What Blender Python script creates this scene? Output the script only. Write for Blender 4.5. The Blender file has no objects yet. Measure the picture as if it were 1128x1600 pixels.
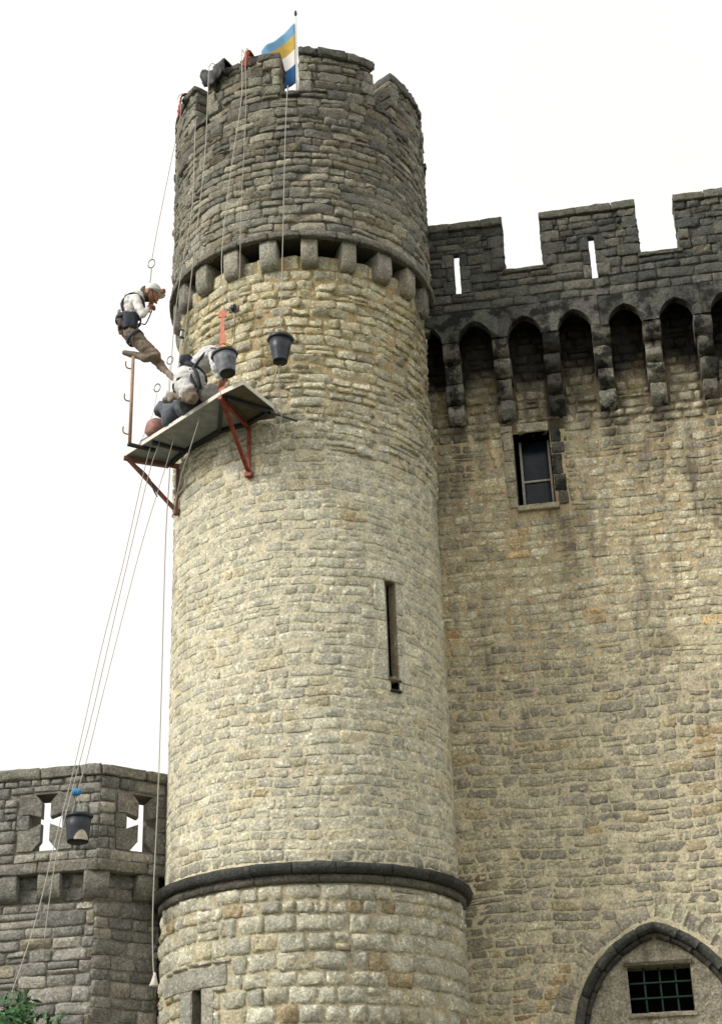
import bpy, math, random
import numpy as np
from mathutils import Vector, Matrix, noise as mnoise
from mathutils.geometry import tessellate_polygon

sc = bpy.context.scene
R = math.radians
# ------------------------------------------------------------------ camera
PITCH, ROLL, FPX = R(25.93863), R(-1.98096), 2397.875      # focal length in pixels of a 1600 px tall frame
CAM = np.array([0.0, 0.0, 1.6])
FW = np.array([0, math.cos(PITCH), math.sin(PITCH)])
_r = np.array([1.0, 0, 0]); _u = np.cross(_r, FW)
RT = math.cos(ROLL) * _r + math.sin(ROLL) * _u
UP = -math.sin(ROLL) * _r + math.cos(ROLL) * _u
cam_d = bpy.data.cameras.new('camera'); cam = bpy.data.objects.new('camera', cam_d)
sc.collection.objects.link(cam); sc.camera = cam
cam_d.sensor_fit = 'VERTICAL'; cam_d.sensor_height = 36; cam_d.sensor_width = 36
cam_d.lens = FPX / 1600 * 36
cam_d.clip_start = 0.1; cam_d.clip_end = 5000
cam.matrix_world = Matrix(((RT[0], UP[0], -FW[0], CAM[0]), (RT[1], UP[1], -FW[1], CAM[1]),
                           (RT[2], UP[2], -FW[2], CAM[2]), (0, 0, 0, 1)))
# ------------------------------------------------------------------ sky and sun (bright overcast day)
SUN_DIR = Vector((-0.73, -0.36, 0.58)).normalized()         # towards the sun
w = bpy.data.worlds.new('World'); sc.world = w; w.use_nodes = True
nt = w.node_tree; nt.nodes.clear()
out = nt.nodes.new('ShaderNodeOutputWorld'); bg = nt.nodes.new('ShaderNodeBackground')
sky = nt.nodes.new('ShaderNodeTexSky'); sky.sky_type = 'NISHITA'; sky.sun_disc = False
sky.sun_elevation = math.asin(SUN_DIR.z); sky.sun_rotation = math.atan2(SUN_DIR.x, SUN_DIR.y)
sky.air_density = 1.0; sky.dust_density = 4.0; sky.ozone_density = 1.0
hs = nt.nodes.new('ShaderNodeHueSaturation'); hs.inputs['Saturation'].default_value = 0.12
mx = nt.nodes.new('ShaderNodeMix'); mx.data_type = 'RGBA'
mx.inputs[0].default_value = 0.8                             # cloud veil over the clear sky
cn = nt.nodes.new('ShaderNodeTexNoise'); cn.inputs['Scale'].default_value = 2.2; cn.inputs['Detail'].default_value = 5
tc = nt.nodes.new('ShaderNodeTexCoord'); nt.links.new(tc.outputs['Generated'], cn.inputs['Vector'])
cr = nt.nodes.new('ShaderNodeValToRGB'); nt.links.new(cn.outputs[0], cr.inputs[0])
cr.color_ramp.elements[0].position = 0.3; cr.color_ramp.elements[1].position = 0.7
cr.color_ramp.elements[0].color = (0.95, 0.90, 0.845, 1); cr.color_ramp.elements[1].color = (1, 0.975, 0.935, 1)
cs = nt.nodes.new('ShaderNodeVectorMath'); cs.operation = 'SCALE'; cs.inputs['Scale'].default_value = 10.9
nt.links.new(cr.outputs[0], cs.inputs[0]); nt.links.new(cs.outputs[0], mx.inputs[7])
nt.links.new(sky.outputs[0], hs.inputs['Color']); nt.links.new(hs.outputs[0], mx.inputs[6])
nt.links.new(mx.outputs[2], bg.inputs[0]); bg.inputs[1].default_value = 0.064
nt.links.new(bg.outputs[0], out.inputs[0])
sun_d = bpy.data.lights.new('sun', 'SUN'); sun_d.energy = 1.5; sun_d.angle = R(12); sun_d.color = (1, 0.95, 0.86)
sun = bpy.data.objects.new('sun', sun_d); sc.collection.objects.link(sun)
sun.rotation_euler = SUN_DIR.to_track_quat('Z', 'Y').to_euler()
sc.view_settings.view_transform = 'Standard'; sc.view_settings.look = 'None'
sc.view_settings.exposure = 0.92; sc.view_settings.gamma = 1.0
sc.cycles.max_bounces = 6

# ------------------------------------------------------------------ helpers
COL = sc.collection
rng = np.random.default_rng(7)
random.seed(7)

def proj(X):
    d = np.asarray(X, float) - CAM; z = d @ FW
    return 564 + FPX * (d @ RT) / z, 800 - FPX * (d @ UP) / z, z

def at(x, y, Y):
    """point at depth Y (metres in front of the viewer) that the survey pixel (x, y) belongs to"""
    d = FW + (x - 564) / FPX * RT - (y - 800) / FPX * UP
    return Vector(CAM + d * (Y / d[1]))

def tag(o, label=None, cat=None, group=None, kind=None):
    if label: o['label'] = label
    if cat: o['category'] = cat
    if group: o['group'] = group
    if kind: o['kind'] = kind
    return o

def empty(name, loc, label=None, cat=None, group=None):
    o = bpy.data.objects.new(name, None); COL.objects.link(o); o.location = loc
    o.empty_display_size = 0.2
    return tag(o, label, cat, group)

def link(name, me, parent=None):
    o = bpy.data.objects.new(name, me); COL.objects.link(o)
    if parent is not None:
        o.parent = parent
        if parent.type == 'EMPTY': o.matrix_parent_inverse = Matrix.Translation(parent.location).inverted()
    return o

class MB:
    """collects vertices, faces and vertex colours of one mesh"""
    def __init__(s): s.v = []; s.f = []; s.c = []; s.mi = []; s.n = 0
    def add(s, verts, faces, col=(0.3, 0.3, 0.3), mi=0):
        verts = [tuple(map(float, p)) for p in verts]
        s.v += verts
        s.f += [tuple(i + s.n for i in f) for f in faces]
        s.mi += [mi] * len(faces)
        if len(col) and hasattr(col[0], '__len__'): s.c += [tuple(c[:3]) for c in col]
        else: s.c += [tuple(col[:3])] * len(verts)
        s.n += len(verts)
        return s
    def build(s, name, mats, parent=None, smooth=True):
        me = bpy.data.meshes.new(name); me.from_pydata(s.v, [], s.f)
        if not isinstance(mats, (list, tuple)): mats = [mats]
        for m in mats: me.materials.append(m)
        a = me.color_attributes.new('Col', 'FLOAT_COLOR', 'POINT')
        c = np.ones((len(s.v), 4), np.float32); c[:, :3] = np.array(s.c, np.float32).reshape(-1, 3)
        a.data.foreach_set('color', c.ravel())
        if len(mats) > 1: me.polygons.foreach_set('material_index', s.mi)
        me.polygons.foreach_set('use_smooth', [smooth] * len(s.f))
        me.update()
        return link(name, me, parent)

# surface maps: (u, z, n) -> world;  u metres along, z height, n metres outward
AX = (-0.67657, 17.0)                                        # tower axis
WANG = R(9.152)
def cyl_map(rad):
    def f(u, z, n):
        th = np.asarray(u, float) / rad; r = rad + np.asarray(n, float)
        return np.stack([AX[0] + r * np.sin(th), AX[1] - r * np.cos(th), np.asarray(z, float) + 0 * r], -1)
    return f
def plane_map(ox, oy, ang):
    d = np.array([math.cos(ang), math.sin(ang), 0.0]); nn = np.array([math.sin(ang), -math.cos(ang), 0.0])
    o = np.array([ox, oy, 0.0])
    def f(u, z, n):
        u = np.asarray(u, float)[..., None]; n = np.asarray(n, float)[..., None]; z = np.asarray(z, float)[..., None]
        return o + u * d + n * nn + z * np.array([0, 0, 1.0])
    return f
KS = 1.0362                                                   # the keep is set out in its own module
_wm = plane_map(AX[0] + 0.6 * math.sin(WANG), AX[1] + 0.6 * math.cos(WANG), -WANG)
def wall_map(u, z, n): return _wm(KS * np.asarray(u, float) - 0.122, KS * np.asarray(z, float) - 0.058, np.asarray(n, float))

# ------------------------------------------------------------------ materials
def nodes(name):
    m = bpy.data.materials.new(name); m.use_nodes = True; t = m.node_tree; t.nodes.clear()
    o = t.nodes.new('ShaderNodeOutputMaterial'); b = t.nodes.new('ShaderNodeBsdfPrincipled')
    t.links.new(b.outputs[0], o.inputs[0]); return m, t, b
def N(t, typ, **k):
    n = t.nodes.new(typ)
    for a, v in k.items(): setattr(n, a, v)
    return n
def noise_n(t, scale, detail=4, rough=0.6, vec=None):
    n = N(t, 'ShaderNodeTexNoise'); n.inputs['Scale'].default_value = scale
    n.inputs['Detail'].default_value = detail; n.inputs['Roughness'].default_value = rough
    if vec is not None: t.links.new(vec, n.inputs['Vector'])
    return n
def ramp(t, src, p0, p1, c0, c1):
    r = N(t, 'ShaderNodeValToRGB'); e = r.color_ramp.elements
    e[0].position = p0; e[1].position = p1; e[0].color = (*c0, 1); e[1].color = (*c1, 1)
    t.links.new(src, r.inputs[0]); return r.outputs[0]
def mixc(t, a, b, fac=1.0, mode='MULTIPLY'):
    m = N(t, 'ShaderNodeMix', data_type='RGBA', blend_type=mode)
    if isinstance(fac, (int, float)): m.inputs[0].default_value = fac
    else: t.links.new(fac, m.inputs[0])
    for s, i in ((a, 6), (b, 7)):
        if isinstance(s, tuple): m.inputs[i].default_value = (*s, 1) if len(s) == 3 else s
        else: t.links.new(s, m.inputs[i])
    return m.outputs[2]

def stone_material(name, rough=0.8, lichen=0.5, bump=0.012, spec=0.35, contrast=1.0):
    m, t, b = nodes(name)
    pos = N(t, 'ShaderNodeNewGeometry').outputs['Position']
    at_ = N(t, 'ShaderNodeVertexColor'); at_.layer_name = 'Col'
    n1 = noise_n(t, 7, 6, 0.65, pos); n2 = noise_n(t, 38, 5, 0.7, pos); n3 = noise_n(t, 19, 5, 0.65, pos)
    k = contrast
    c = mixc(t, at_.outputs[0], ramp(t, n1.outputs[0], 0.3, 0.7, (1 - .30 * k, 1 - .30 * k, 1 - .32 * k), (1 + .30 * k, 1 + .29 * k, 1 + .25 * k)))
    c = mixc(t, c, ramp(t, n2.outputs[0], 0.33, 0.64, (1 - .42 * k, 1 - .42 * k, 1 - .44 * k), (1 + .34 * k,) * 3))
    # pale lichen and dark pits
    c = mixc(t, c, ramp(t, n3.outputs[0], 0.57, 0.68, (1, 1, 1), (1 + lichen, 1 + lichen, 1 + lichen * 1.05)))
    n4 = noise_n(t, 26, 3, 0.5, pos)
    c = mixc(t, c, (0.05, 0.045, 0.035), ramp(t, n4.outputs[0], 0.27, 0.37, (0.5 * k,) * 3, (0, 0, 0)), 'MIX')
    t.links.new(c, b.inputs['Base Color'])
    b.inputs['Roughness'].default_value = rough; b.inputs['Specular IOR Level'].default_value = spec
    n5 = noise_n(t, 30, 8, 0.72, pos); n6 = noise_n(t, 11, 4, 0.6, pos)
    ad = N(t, 'ShaderNodeMath', operation='ADD'); t.links.new(n5.outputs[0], ad.inputs[0]); t.links.new(n6.outputs[0], ad.inputs[1])
    bp = N(t, 'ShaderNodeBump'); bp.inputs['Strength'].default_value = 1.0; bp.inputs['Distance'].default_value = bump * 2.2
    t.links.new(ad.outputs[0], bp.inputs['Height']); t.links.new(bp.outputs[0], b.inputs['Normal'])
    return m

def plain(name, col, rough=0.6, metal=0.0, var=0.25, scale=20, bump=0.0, spec=0.4):
    m, t, b = nodes(name)
    pos = N(t, 'ShaderNodeNewGeometry').outputs['Position']
    n1 = noise_n(t, scale, 5, 0.6, pos)
    c = mixc(t, tuple(col), ramp(t, n1.outputs[0], 0.3, 0.7, (1 - var,) * 3, (1 + var * .6,) * 3))
    t.links.new(c, b.inputs['Base Color'])
    b.inputs['Roughness'].default_value = rough; b.inputs['Metallic'].default_value = metal
    b.inputs['Specular IOR Level'].default_value = spec
    if bump:
        bp = N(t, 'ShaderNodeBump'); bp.inputs['Distance'].default_value = bump; bp.inputs['Strength'].default_value = 0.8
        n2 = noise_n(t, scale * 2.5, 6, 0.65, pos)
        t.links.new(n2.outputs[0], bp.inputs['Height']); t.links.new(bp.outputs[0], b.inputs['Normal'])
    return m

M = {}
M['stone'] = stone_material('limestone', 0.62, 0.5, 0.010, 0.45)
M['dark_stone'] = stone_material('weathered_stone', 0.85, 0.28, 0.014)
M['mortar'] = stone_material('lime_mortar', 0.92, 0.12, 0.006, 0.2, 0.7)
def wall_mortar(name):
    m = stone_material(name, 0.92, 0.12, 0.006, 0.2, 0.7)
    t = m.node_tree; b = next(n for n in t.nodes if n.type == 'BSDF_PRINCIPLED'); src = b.inputs['Base Color'].links[0].from_socket
    pos = next(n for n in t.nodes if n.type == 'NEW_GEOMETRY').outputs['Position']
    sx = N(t, 'ShaderNodeSeparateXYZ'); t.links.new(pos, sx.inputs[0]); nn = noise_n(t, 0.9, 4, 0.6, pos)
    ma = N(t, 'ShaderNodeMath', operation='MULTIPLY_ADD'); t.links.new(nn.outputs[0], ma.inputs[0]); ma.inputs[1].default_value = 4.0; t.links.new(sx.outputs[2], ma.inputs[2])
    mr = N(t, 'ShaderNodeMapRange'); t.links.new(ma.outputs[0], mr.inputs[0]); mr.inputs[1].default_value = 8.6; mr.inputs[2].default_value = 11.4
    c = mixc(t, src, (0.80, 0.73, 0.64), mr.outputs[0], 'MULTIPLY')
    t.links.new(c, b.inputs['Base Color']); return m
M['wall_mortar'] = wall_mortar('brown_wall_mortar')
M['render'] = stone_material('old_render', 0.9, 0.22, 0.006, 0.2, 0.75)
def crusted(name):
    m = stone_material(name, 0.85, 0.25, 0.014)
    t = m.node_tree; b = next(n for n in t.nodes if n.type == 'BSDF_PRINCIPLED'); src = b.inputs['Base Color'].links[0].from_socket
    pos = next(n for n in t.nodes if n.type == 'NEW_GEOMETRY').outputs['Position']
    n1 = noise_n(t, 4.2, 6, 0.62, pos)
    c = mixc(t, src, (0.008, 0.009, 0.009), ramp(t, n1.outputs[0], 0.47, 0.58, (0, 0, 0), (0.93,) * 3), 'MIX')
    t.links.new(c, b.inputs['Base Color']); return m
def streaked(m):
    t = m.node_tree; b = next(n for n in t.nodes if n.type == 'BSDF_PRINCIPLED'); src = b.inputs['Base Color'].links[0].from_socket
    pos = next(n for n in t.nodes if n.type == 'NEW_GEOMETRY').outputs['Position']
    mp_ = N(t, 'ShaderNodeMapping'); mp_.inputs['Scale'].default_value = (3.4, 3.4, 0.55); t.links.new(pos, mp_.inputs[0])
    n1 = noise_n(t, 1.0, 7, 0.66, mp_.outputs[0])
    sx = N(t, 'ShaderNodeSeparateXYZ'); t.links.new(pos, sx.inputs[0])
    mr = N(t, 'ShaderNodeMapRange'); t.links.new(sx.outputs[2], mr.inputs[0]); mr.inputs[1].default_value = 6.5; mr.inputs[2].default_value = 11.2; mr.inputs[3].default_value = 0.03; mr.inputs[4].default_value = 0.20
    ad = N(t, 'ShaderNodeMath', operation='ADD'); t.links.new(n1.outputs[0], ad.inputs[0]); t.links.new(mr.outputs[0], ad.inputs[1])
    c = mixc(t, src, (0.055, 0.05, 0.042), ramp(t, ad.outputs[0], 0.62, 0.84, (0, 0, 0), (0.72,) * 3), 'MIX')
    t.links.new(c, b.inputs['Base Color']); return m
M['wall_stone'] = streaked(stone_material('weathered_wall_limestone', 0.7, 0.42, 0.010, 0.35)); streaked(M['wall_mortar'])
M['crust_stone'] = crusted('black_crusted_stone')
M['iron'] = plain('painted_iron', (0.02, 0.05, 0.04), 0.5, 0.4, 0.3, 40)
M['dark'] = plain('dark_interior', (0.003, 0.003, 0.003), 1.0, 0, 0.2, 20, 0, 0.0)
M['glass'] = plain('window_glass', (0.010, 0.017, 0.026), 0.25, 0.0, 0.6, 8, 0, 0.25)
M['wood_grey'] = plain('weathered_wood', (0.42, 0.40, 0.34), 0.7, 0, 0.3, 30, 0.003)
M['rope'] = plain('pale_rope', (0.46, 0.45, 0.40), 0.8, 0, 0.25, 90, 0.002)
M['rope_blue'] = plain('blue_cord', (0.05, 0.24, 0.5), 0.7, 0, 0.2, 90)
M['orange'] = plain('orange_paint', (0.50, 0.085, 0.022), 0.45, 0.0, 0.3, 25, 0.001)
M['rust'] = plain('dull_red_paint', (0.20, 0.085, 0.06), 0.6, 0, 0.3, 25, 0.001)
M['steel'] = plain('dull_steel', (0.30, 0.30, 0.28), 0.4, 0.7, 0.3, 40)
M['dark_steel'] = plain('dark_steel', (0.045, 0.05, 0.058), 0.5, 0.3, 0.3, 40)
M['strut'] = plain('worn_red_paint', (0.28, 0.055, 0.028), 0.55, 0, 0.55, 16, 0.002)
M['ply'] = plain('plywood', (0.33, 0.345, 0.365), 0.7, 0, 0.28, 9, 0.002)
M['ply_edge'] = plain('bright_edge_strip', (0.75, 0.73, 0.66), 0.5, 0, 0.12, 30)
M['black_plastic'] = plain('black_bucket_plastic', (0.03, 0.037, 0.05), 0.42, 0, 0.5, 16, 0.001)
M['grey_plastic'] = plain('mortar_splashed_plastic', (0.19, 0.205, 0.23), 0.6, 0, 0.75, 11, 0.003)
M['splash'] = plain('dried_mortar', (0.55, 0.51, 0.41), 0.9, 0, 0.2, 30, 0.002)
M['red_pad'] = plain('red_canvas', (0.34, 0.06, 0.035), 0.8, 0, 0.25, 40, 0.002)
M['tarp'] = plain('black_rubber_sheet', (0.016, 0.018, 0.022), 0.6, 0, 0.4, 12, 0.004)
M['sack'] = plain('dusty_blue_sacking', (0.12, 0.135, 0.16), 0.85, 0, 0.5, 14, 0.006)
M['sack_pale'] = plain('pale_dusty_sacking', (0.34, 0.34, 0.31), 0.85, 0, 0.4, 14, 0.006)
M['sack_red'] = plain('faded_red_sacking', (0.36, 0.20, 0.17), 0.85, 0, 0.4, 14, 0.006)
M['shirt'] = plain('white_cotton', (0.78, 0.77, 0.75), 0.85, 0, 0.12, 18, 0.006)
M['coverall'] = plain('pale_coverall_cloth', (0.66, 0.66, 0.66), 0.85, 0, 0.22, 14, 0.008)
M['trousers'] = plain('brown_work_trousers', (0.23, 0.18, 0.14), 0.85, 0, 0.4, 16, 0.008)
M['webbing'] = plain('dark_navy_webbing', (0.02, 0.026, 0.042), 0.7, 0, 0.3, 50)
M['skin'] = plain('skin', (0.40, 0.19, 0.12), 0.55, 0, 0.12, 20)
M['hair'] = plain('brown_hair', (0.05, 0.028, 0.018), 0.6, 0, 0.4, 80, 0.004)
M['shoe'] = plain('dusty_boot_leather', (0.24, 0.21, 0.17), 0.7, 0, 0.3, 30)
M['helmet'] = plain('white_helmet_shell', (0.72, 0.74, 0.72), 0.3, 0, 0.08, 10)
M['yellow'] = plain('yellow_helmet_shell', (0.62, 0.42, 0.07), 0.35, 0, 0.1, 10)
M['eye'] = plain('eye', (0.05, 0.04, 0.035), 0.2)
M['bark'] = plain('bark', (0.07, 0.05, 0.035), 0.9, 0, 0.4, 25, 0.01)
M['ground'] = plain('gravel_and_grass', (0.10, 0.105, 0.06), 0.95, 0, 0.5, 1.2, 0.02)
M['flag_blue_pale'] = plain('flag_light_blue', (0.16, 0.36, 0.56), 0.8, 0, 0.12, 12)
M['flag_blue'] = plain('flag_deep_blue', (0.012, 0.10, 0.27), 0.8, 0, 0.15, 12)
M['flag_yellow'] = plain('flag_yellow', (0.55, 0.38, 0.07), 0.8, 0, 0.15, 12)
M['flag_white'] = plain('flag_white', (0.82, 0.81, 0.79), 0.8, 0, 0.06, 12)

# ------------------------------------------------------------------ masonry
def warp(u, z, amp=0.03, k=0.0):
    du = amp * 0.6 * (np.sin(2.3 * z + 1.7 * u + k) + 0.6 * np.sin(5.1 * z - 1.1 * u + 1.3 + k))
    dz = amp * (0.6 * np.sin(1.9 * u + 0.8 * z + 2 * k) + 0.35 * np.sin(4.7 * u + 1.9 * z + k) + 0.2 * np.sin(11.3 * u - 3 * z))
    return u + du, z + dz

def layout(u0, u1, z0, z1, h=(0.10, 0.17), asp=(1.1, 2.7), blocks=(), inside=None, split=0.14):
    out = []; z = z0
    while z < z1 - 0.03:
        hh = rng.uniform(*h)
        if z + hh > z1 - 0.06: hh = z1 - z
        u = u0 - rng.uniform(0, 0.2)
        while u < u1:
            ww = min(hh, 0.17) * rng.uniform(*asp)
            if rng.random() < 0.12: ww *= 1.45
            a, b = max(u, u0), min(u + ww, u1)
            if b - a > 0.04:
                if rng.random() < split and hh > 0.115:
                    q = z + hh * rng.uniform(0.38, 0.62); out += [[a, b, z, q], [a, b, q, z + hh]]
                else: out.append([a, b, z, z + hh])
            u += ww
        z += hh
    res = []
    for r_ in out:
        ok = True
        for (b0, b1, c0, c1) in blocks:
            a0, a1, d0, d1 = r_
            if a1 <= b0 or a0 >= b1 or d1 <= c0 or d0 >= c1: continue
            cand = [[a0, min(a1, b0), d0, d1], [max(a0, b1), a1, d0, d1], [a0, a1, d0, min(d1, c0)], [a0, a1, max(d0, c1), d1]]
            cand = [c for c in cand if c[1] - c[0] > 0.045 and c[3] - c[2] > 0.04]
            if not cand: ok = False; break
            r_ = max(cand, key=lambda c: (c[1] - c[0]) * (c[3] - c[2]))
        if ok and inside is not None:
            for _ in range(14):
                a0, a1, d0, d1 = r_
                hit = [inside(x, y) for x, y in ((a0, d0), (a1, d0), (a0, d1), (a1, d1), ((a0 + a1) / 2, (d0 + d1) / 2))]
                if not any(hit): break
                if hit[4] or (hit[0] and hit[1]) and (hit[2] and hit[3]): ok = False; break
                if hit[0] or hit[2]: r_ = [a0 + 0.03, a1, d0, d1] if not (hit[1] or hit[3]) else [a0, a1, d0 + 0.025, d1]
                else: r_ = [a0, a1 - 0.03, d0, d1]
                if r_[1] - r_[0] < 0.06 or r_[3] - r_[2] < 0.05: ok = False; break
            else: ok = False
        if ok: res.append(r_)
    return np.array(res)

GX, GZ = 7, 5
_ga, _gb = np.meshgrid(np.array([-1, -.82, -.42, 0, .42, .82, 1]), np.array([-1, -.72, 0, .72, 1])); _ga = _ga.ravel(); _gb = _gb.ravel()
_id = np.arange(GX * GZ).reshape(GZ, GX)
_ring = list(_id[0, :]) + list(_id[1:, -1]) + list(_id[-1, -2::-1]) + list(_id[-2:0:-1, 0])
_F = [(int(_id[j, i]), int(_id[j, i + 1]), int(_id[j + 1, i + 1]), int(_id[j + 1, i])) for j in range(GZ - 1) for i in range(GX - 1)]
_nr = len(_ring)
_F += [(int(_ring[i]), GX * GZ + i, GX * GZ + (i + 1) % _nr, int(_ring[(i + 1) % _nr])) for i in range(_nr)]

def stones(rects, mp, gap=0.012, proud=(0.008, 0.03), edge=0.0, skirt=-0.03, rough=0.007, tilt=0.010, corner=0.16, jit=0.07, wamp=0.03, colour=None, k=0.0):
    """vertex array (S, V, 3) and colour array (S, V, 3) for every stone rectangle"""
    S = len(rects); r_ = np.asarray(rects)
    cu = (r_[:, 0] + r_[:, 1]) / 2; cz = (r_[:, 2] + r_[:, 3]) / 2
    hw = np.maximum((r_[:, 1] - r_[:, 0]) / 2 - gap * rng.uniform(0.6, 1.7, S), 0.015)
    hh = np.maximum((r_[:, 3] - r_[:, 2]) / 2 - gap * rng.uniform(0.5, 1.5, S), 0.013)
    V = GX * GZ
    a = np.repeat(_ga[None], S, 0); b = np.repeat(_gb[None], S, 0)
    iscorner = (np.abs(a) == 1) & (np.abs(b) == 1)
    cp = rng.uniform(0.3, 1.6, (S, V)) * corner
    m = np.minimum(hw, hh)[:, None]
    du = a * hw[:, None]; dz = b * hh[:, None]
    du = du - np.where(iscorner, np.sign(a) * m * cp, 0) + rng.normal(0, 1, (S, V)) * m * jit
    dz = dz - np.where(iscorner, np.sign(b) * m * cp, 0) + rng.normal(0, 1, (S, V)) * m * jit
    border = (np.abs(a) == 1) | (np.abs(b) == 1)
    pr = rng.uniform(*proud, S)[:, None]
    n = np.where(border, edge + rng.normal(0, 1, (S, V)) * rough * 0.5, pr + rng.normal(0, 1, (S, V)) * rough * np.where((np.abs(a) < .8) & (np.abs(b) < .7), 1.25, 0.8))
    n = n + a * rng.normal(0, tilt, S)[:, None] + b * rng.normal(0, tilt, S)[:, None]
    ring = np.array(_ring)
    su = du[:, ring] * 1.06; sz = dz[:, ring] * 1.06; sn = np.full((S, _nr), skirt)
    U = np.concatenate([du, su], 1) + cu[:, None]; Z = np.concatenate([dz, sz], 1) + cz[:, None]; Nn = np.concatenate([n, sn], 1)
    Uw, Zw = warp(U, Z, wamp, k)
    P = mp(Uw, Zw, Nn)
    c = colour(cu, cz, U, Z) if colour else np.full((S, V + _nr, 3), 0.3)
    return P, c

def stone_sets(batches, owner, mat, limit, name='stone', stuffname='rubble_stones'):
    """batches: list of (part, P, C).  The ones that show largest become parts, the rest one stuff mesh for each part."""
    score = []
    for bi, (part, P, C) in enumerate(batches):
        q = P[:, :GX * GZ]
        c = q[:, [0, GX - 1, GX * GZ - 1, GX * (GZ - 1)]]
        x, y, z = proj(c)
        area = 0.5 * np.abs((x[:, 0] - x[:, 2]) * (y[:, 1] - y[:, 3]) - (x[:, 1] - x[:, 3]) * (y[:, 0] - y[:, 2]))
        nrm = np.cross(c[:, 1] - c[:, 0], c[:, 3] - c[:, 0]); vis = (nrm * (CAM - c.mean(1))).sum(1) > 0
        mx_, my_ = x.mean(1), y.mean(1)
        vis &= (mx_ > 5) & (mx_ < 1123) & (my_ > 5) & (my_ < 1595)
        for i in range(len(P)): score.append((area[i] if vis[i] else -1, bi, i))
    score.sort(key=lambda s: -s[0])
    own = set((b, i) for a, b, i in score[:limit] if a > 60)
    F = np.array(_F)
    for bi, (part, P, C) in enumerate(batches):
        rest = [i for i in range(len(P)) if (bi, i) not in own]
        for i in range(len(P)):
            if (bi, i) in own:
                MB().add(P[i], _F, C[i]).build(name, mat, part)
        if rest:
            Pr = P[rest]; Cr = C[rest]; V = P.shape[1]
            FF = (F[None] + (np.arange(len(rest)) * V)[:, None, None]).reshape(-1, 4)
            me = bpy.data.meshes.new(stuffname); me.from_pydata(Pr.reshape(-1, 3).tolist(), [], FF.tolist())
            me.materials.append(mat)
            at_ = me.color_attributes.new('Col', 'FLOAT_COLOR', 'POINT')
            cc = np.ones((len(rest) * V, 4), np.float32); cc[:, :3] = Cr.reshape(-1, 3); at_.data.foreach_set('color', cc.ravel())
            me.polygons.foreach_set('use_smooth', [True] * len(FF)); me.update()
            tag(link(stuffname, me, part), kind='stuff')

def rough_box(mb, mp, u, z, n, seg=(4, 3, 2), r=0.012, rough=0.004, col=(0.3, 0.3, 0.3), seed=None, mi=0):
    """box in (u, n, z) with rounded worn edges, mapped on a wall"""
    (u0, u1), (z0, z1), (n0, n1) = u, z, n
    nu, nz, nn = seg
    if u1 - u0 > 3 * r: gu = np.concatenate([[u0], np.linspace(u0 + r, u1 - r, nu + 1), [u1]])
    else: gu = np.linspace(u0, u1, nu + 1)
    gz = np.concatenate([[z0], np.linspace(z0 + r, z1 - r, nz + 1), [z1]]) if z1 - z0 > 3 * r else np.linspace(z0, z1, nz + 1)
    gn = np.concatenate([[n0], np.linspace(n0 + r, n1 - r, nn + 1), [n1]]) if n1 - n0 > 3 * r else np.linspace(n0, n1, nn + 1)
    L = [len(gu), len(gz), len(gn)]; idx = {}; pts = []; faces = []
    def vid(i, j, k):
        key = (i, j, k)
        if key not in idx: idx[key] = len(pts); pts.append((gu[i], gz[j], gn[k]))
        return idx[key]
    for j in range(L[1] - 1):
        for i in range(L[0] - 1):
            faces.append((vid(i, j, L[2]-1), vid(i+1, j, L[2]-1), vid(i+1, j+1, L[2]-1), vid(i, j+1, L[2]-1)))
            faces.append((vid(i, j+1, 0), vid(i+1, j+1, 0), vid(i+1, j, 0), vid(i, j, 0)))
    for k in range(L[2] - 1):
        for i in range(L[0] - 1):
            faces.append((vid(i, 0, k), vid(i+1, 0, k), vid(i+1, 0, k+1), vid(i, 0, k+1)))
            faces.append((vid(i, L[1]-1, k+1), vid(i+1, L[1]-1, k+1), vid(i+1, L[1]-1, k), vid(i, L[1]-1, k)))
        for j in range(L[1] - 1):
            faces.append((vid(0, j, k), vid(0, j, k+1), vid(0, j+1, k+1), vid(0, j+1, k)))
            faces.append((vid(L[0]-1, j+1, k), vid(L[0]-1, j+1, k+1), vid(L[0]-1, j, k+1), vid(L[0]-1, j, k)))
    p = np.array(pts); lo = np.array([u0 + r, z0 + r, n0 + r]); hi = np.array([u1 - r, z1 - r, n1 - r])
    q = np.clip(p, np.minimum(lo, hi), np.maximum(lo, hi)); d = p - q; l = np.linalg.norm(d, axis=1, keepdims=True)
    p = np.where(l > 1e-9, q + d / np.maximum(l, 1e-9) * r, p)
    p = p + rng.normal(0, rough, p.shape)
    P = mp(p[:, 0], p[:, 1], p[:, 2])
    mb.add(P, faces, col, mi)
    return mb

def profile_block(mb, mp, prof, u0, u1, nseg=3, rough=0.003, col=(0.3, 0.3, 0.3)):
    """profile [(n, z)] (counter-clockwise seen from +u) extruded along u with worn ends"""
    us = np.concatenate([[u0], np.linspace(u0 + 0.012, u1 - 0.012, nseg), [u1]])
    k = len(prof); pr = np.array(prof); c = pr.mean(0); V = []; F = []
    for i, uu in enumerate(us):
        q = c + (pr - c) * (0.95 if i in (0, len(us) - 1) else 1.0)
        q = q + rng.normal(0, rough, q.shape)
        V.append(mp(np.full(k, uu), q[:, 1], q[:, 0]))
    for i in range(len(us) - 1):
        for j in range(k): F.append((i*k + j, i*k + (j+1) % k, (i+1)*k + (j+1) % k, (i+1)*k + j))
    F.append(tuple(range(k))[::-1]); F.append(tuple((len(us)-1)*k + j for j in range(k)))
    mb.add(np.concatenate(V), F, col); return mb

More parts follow.
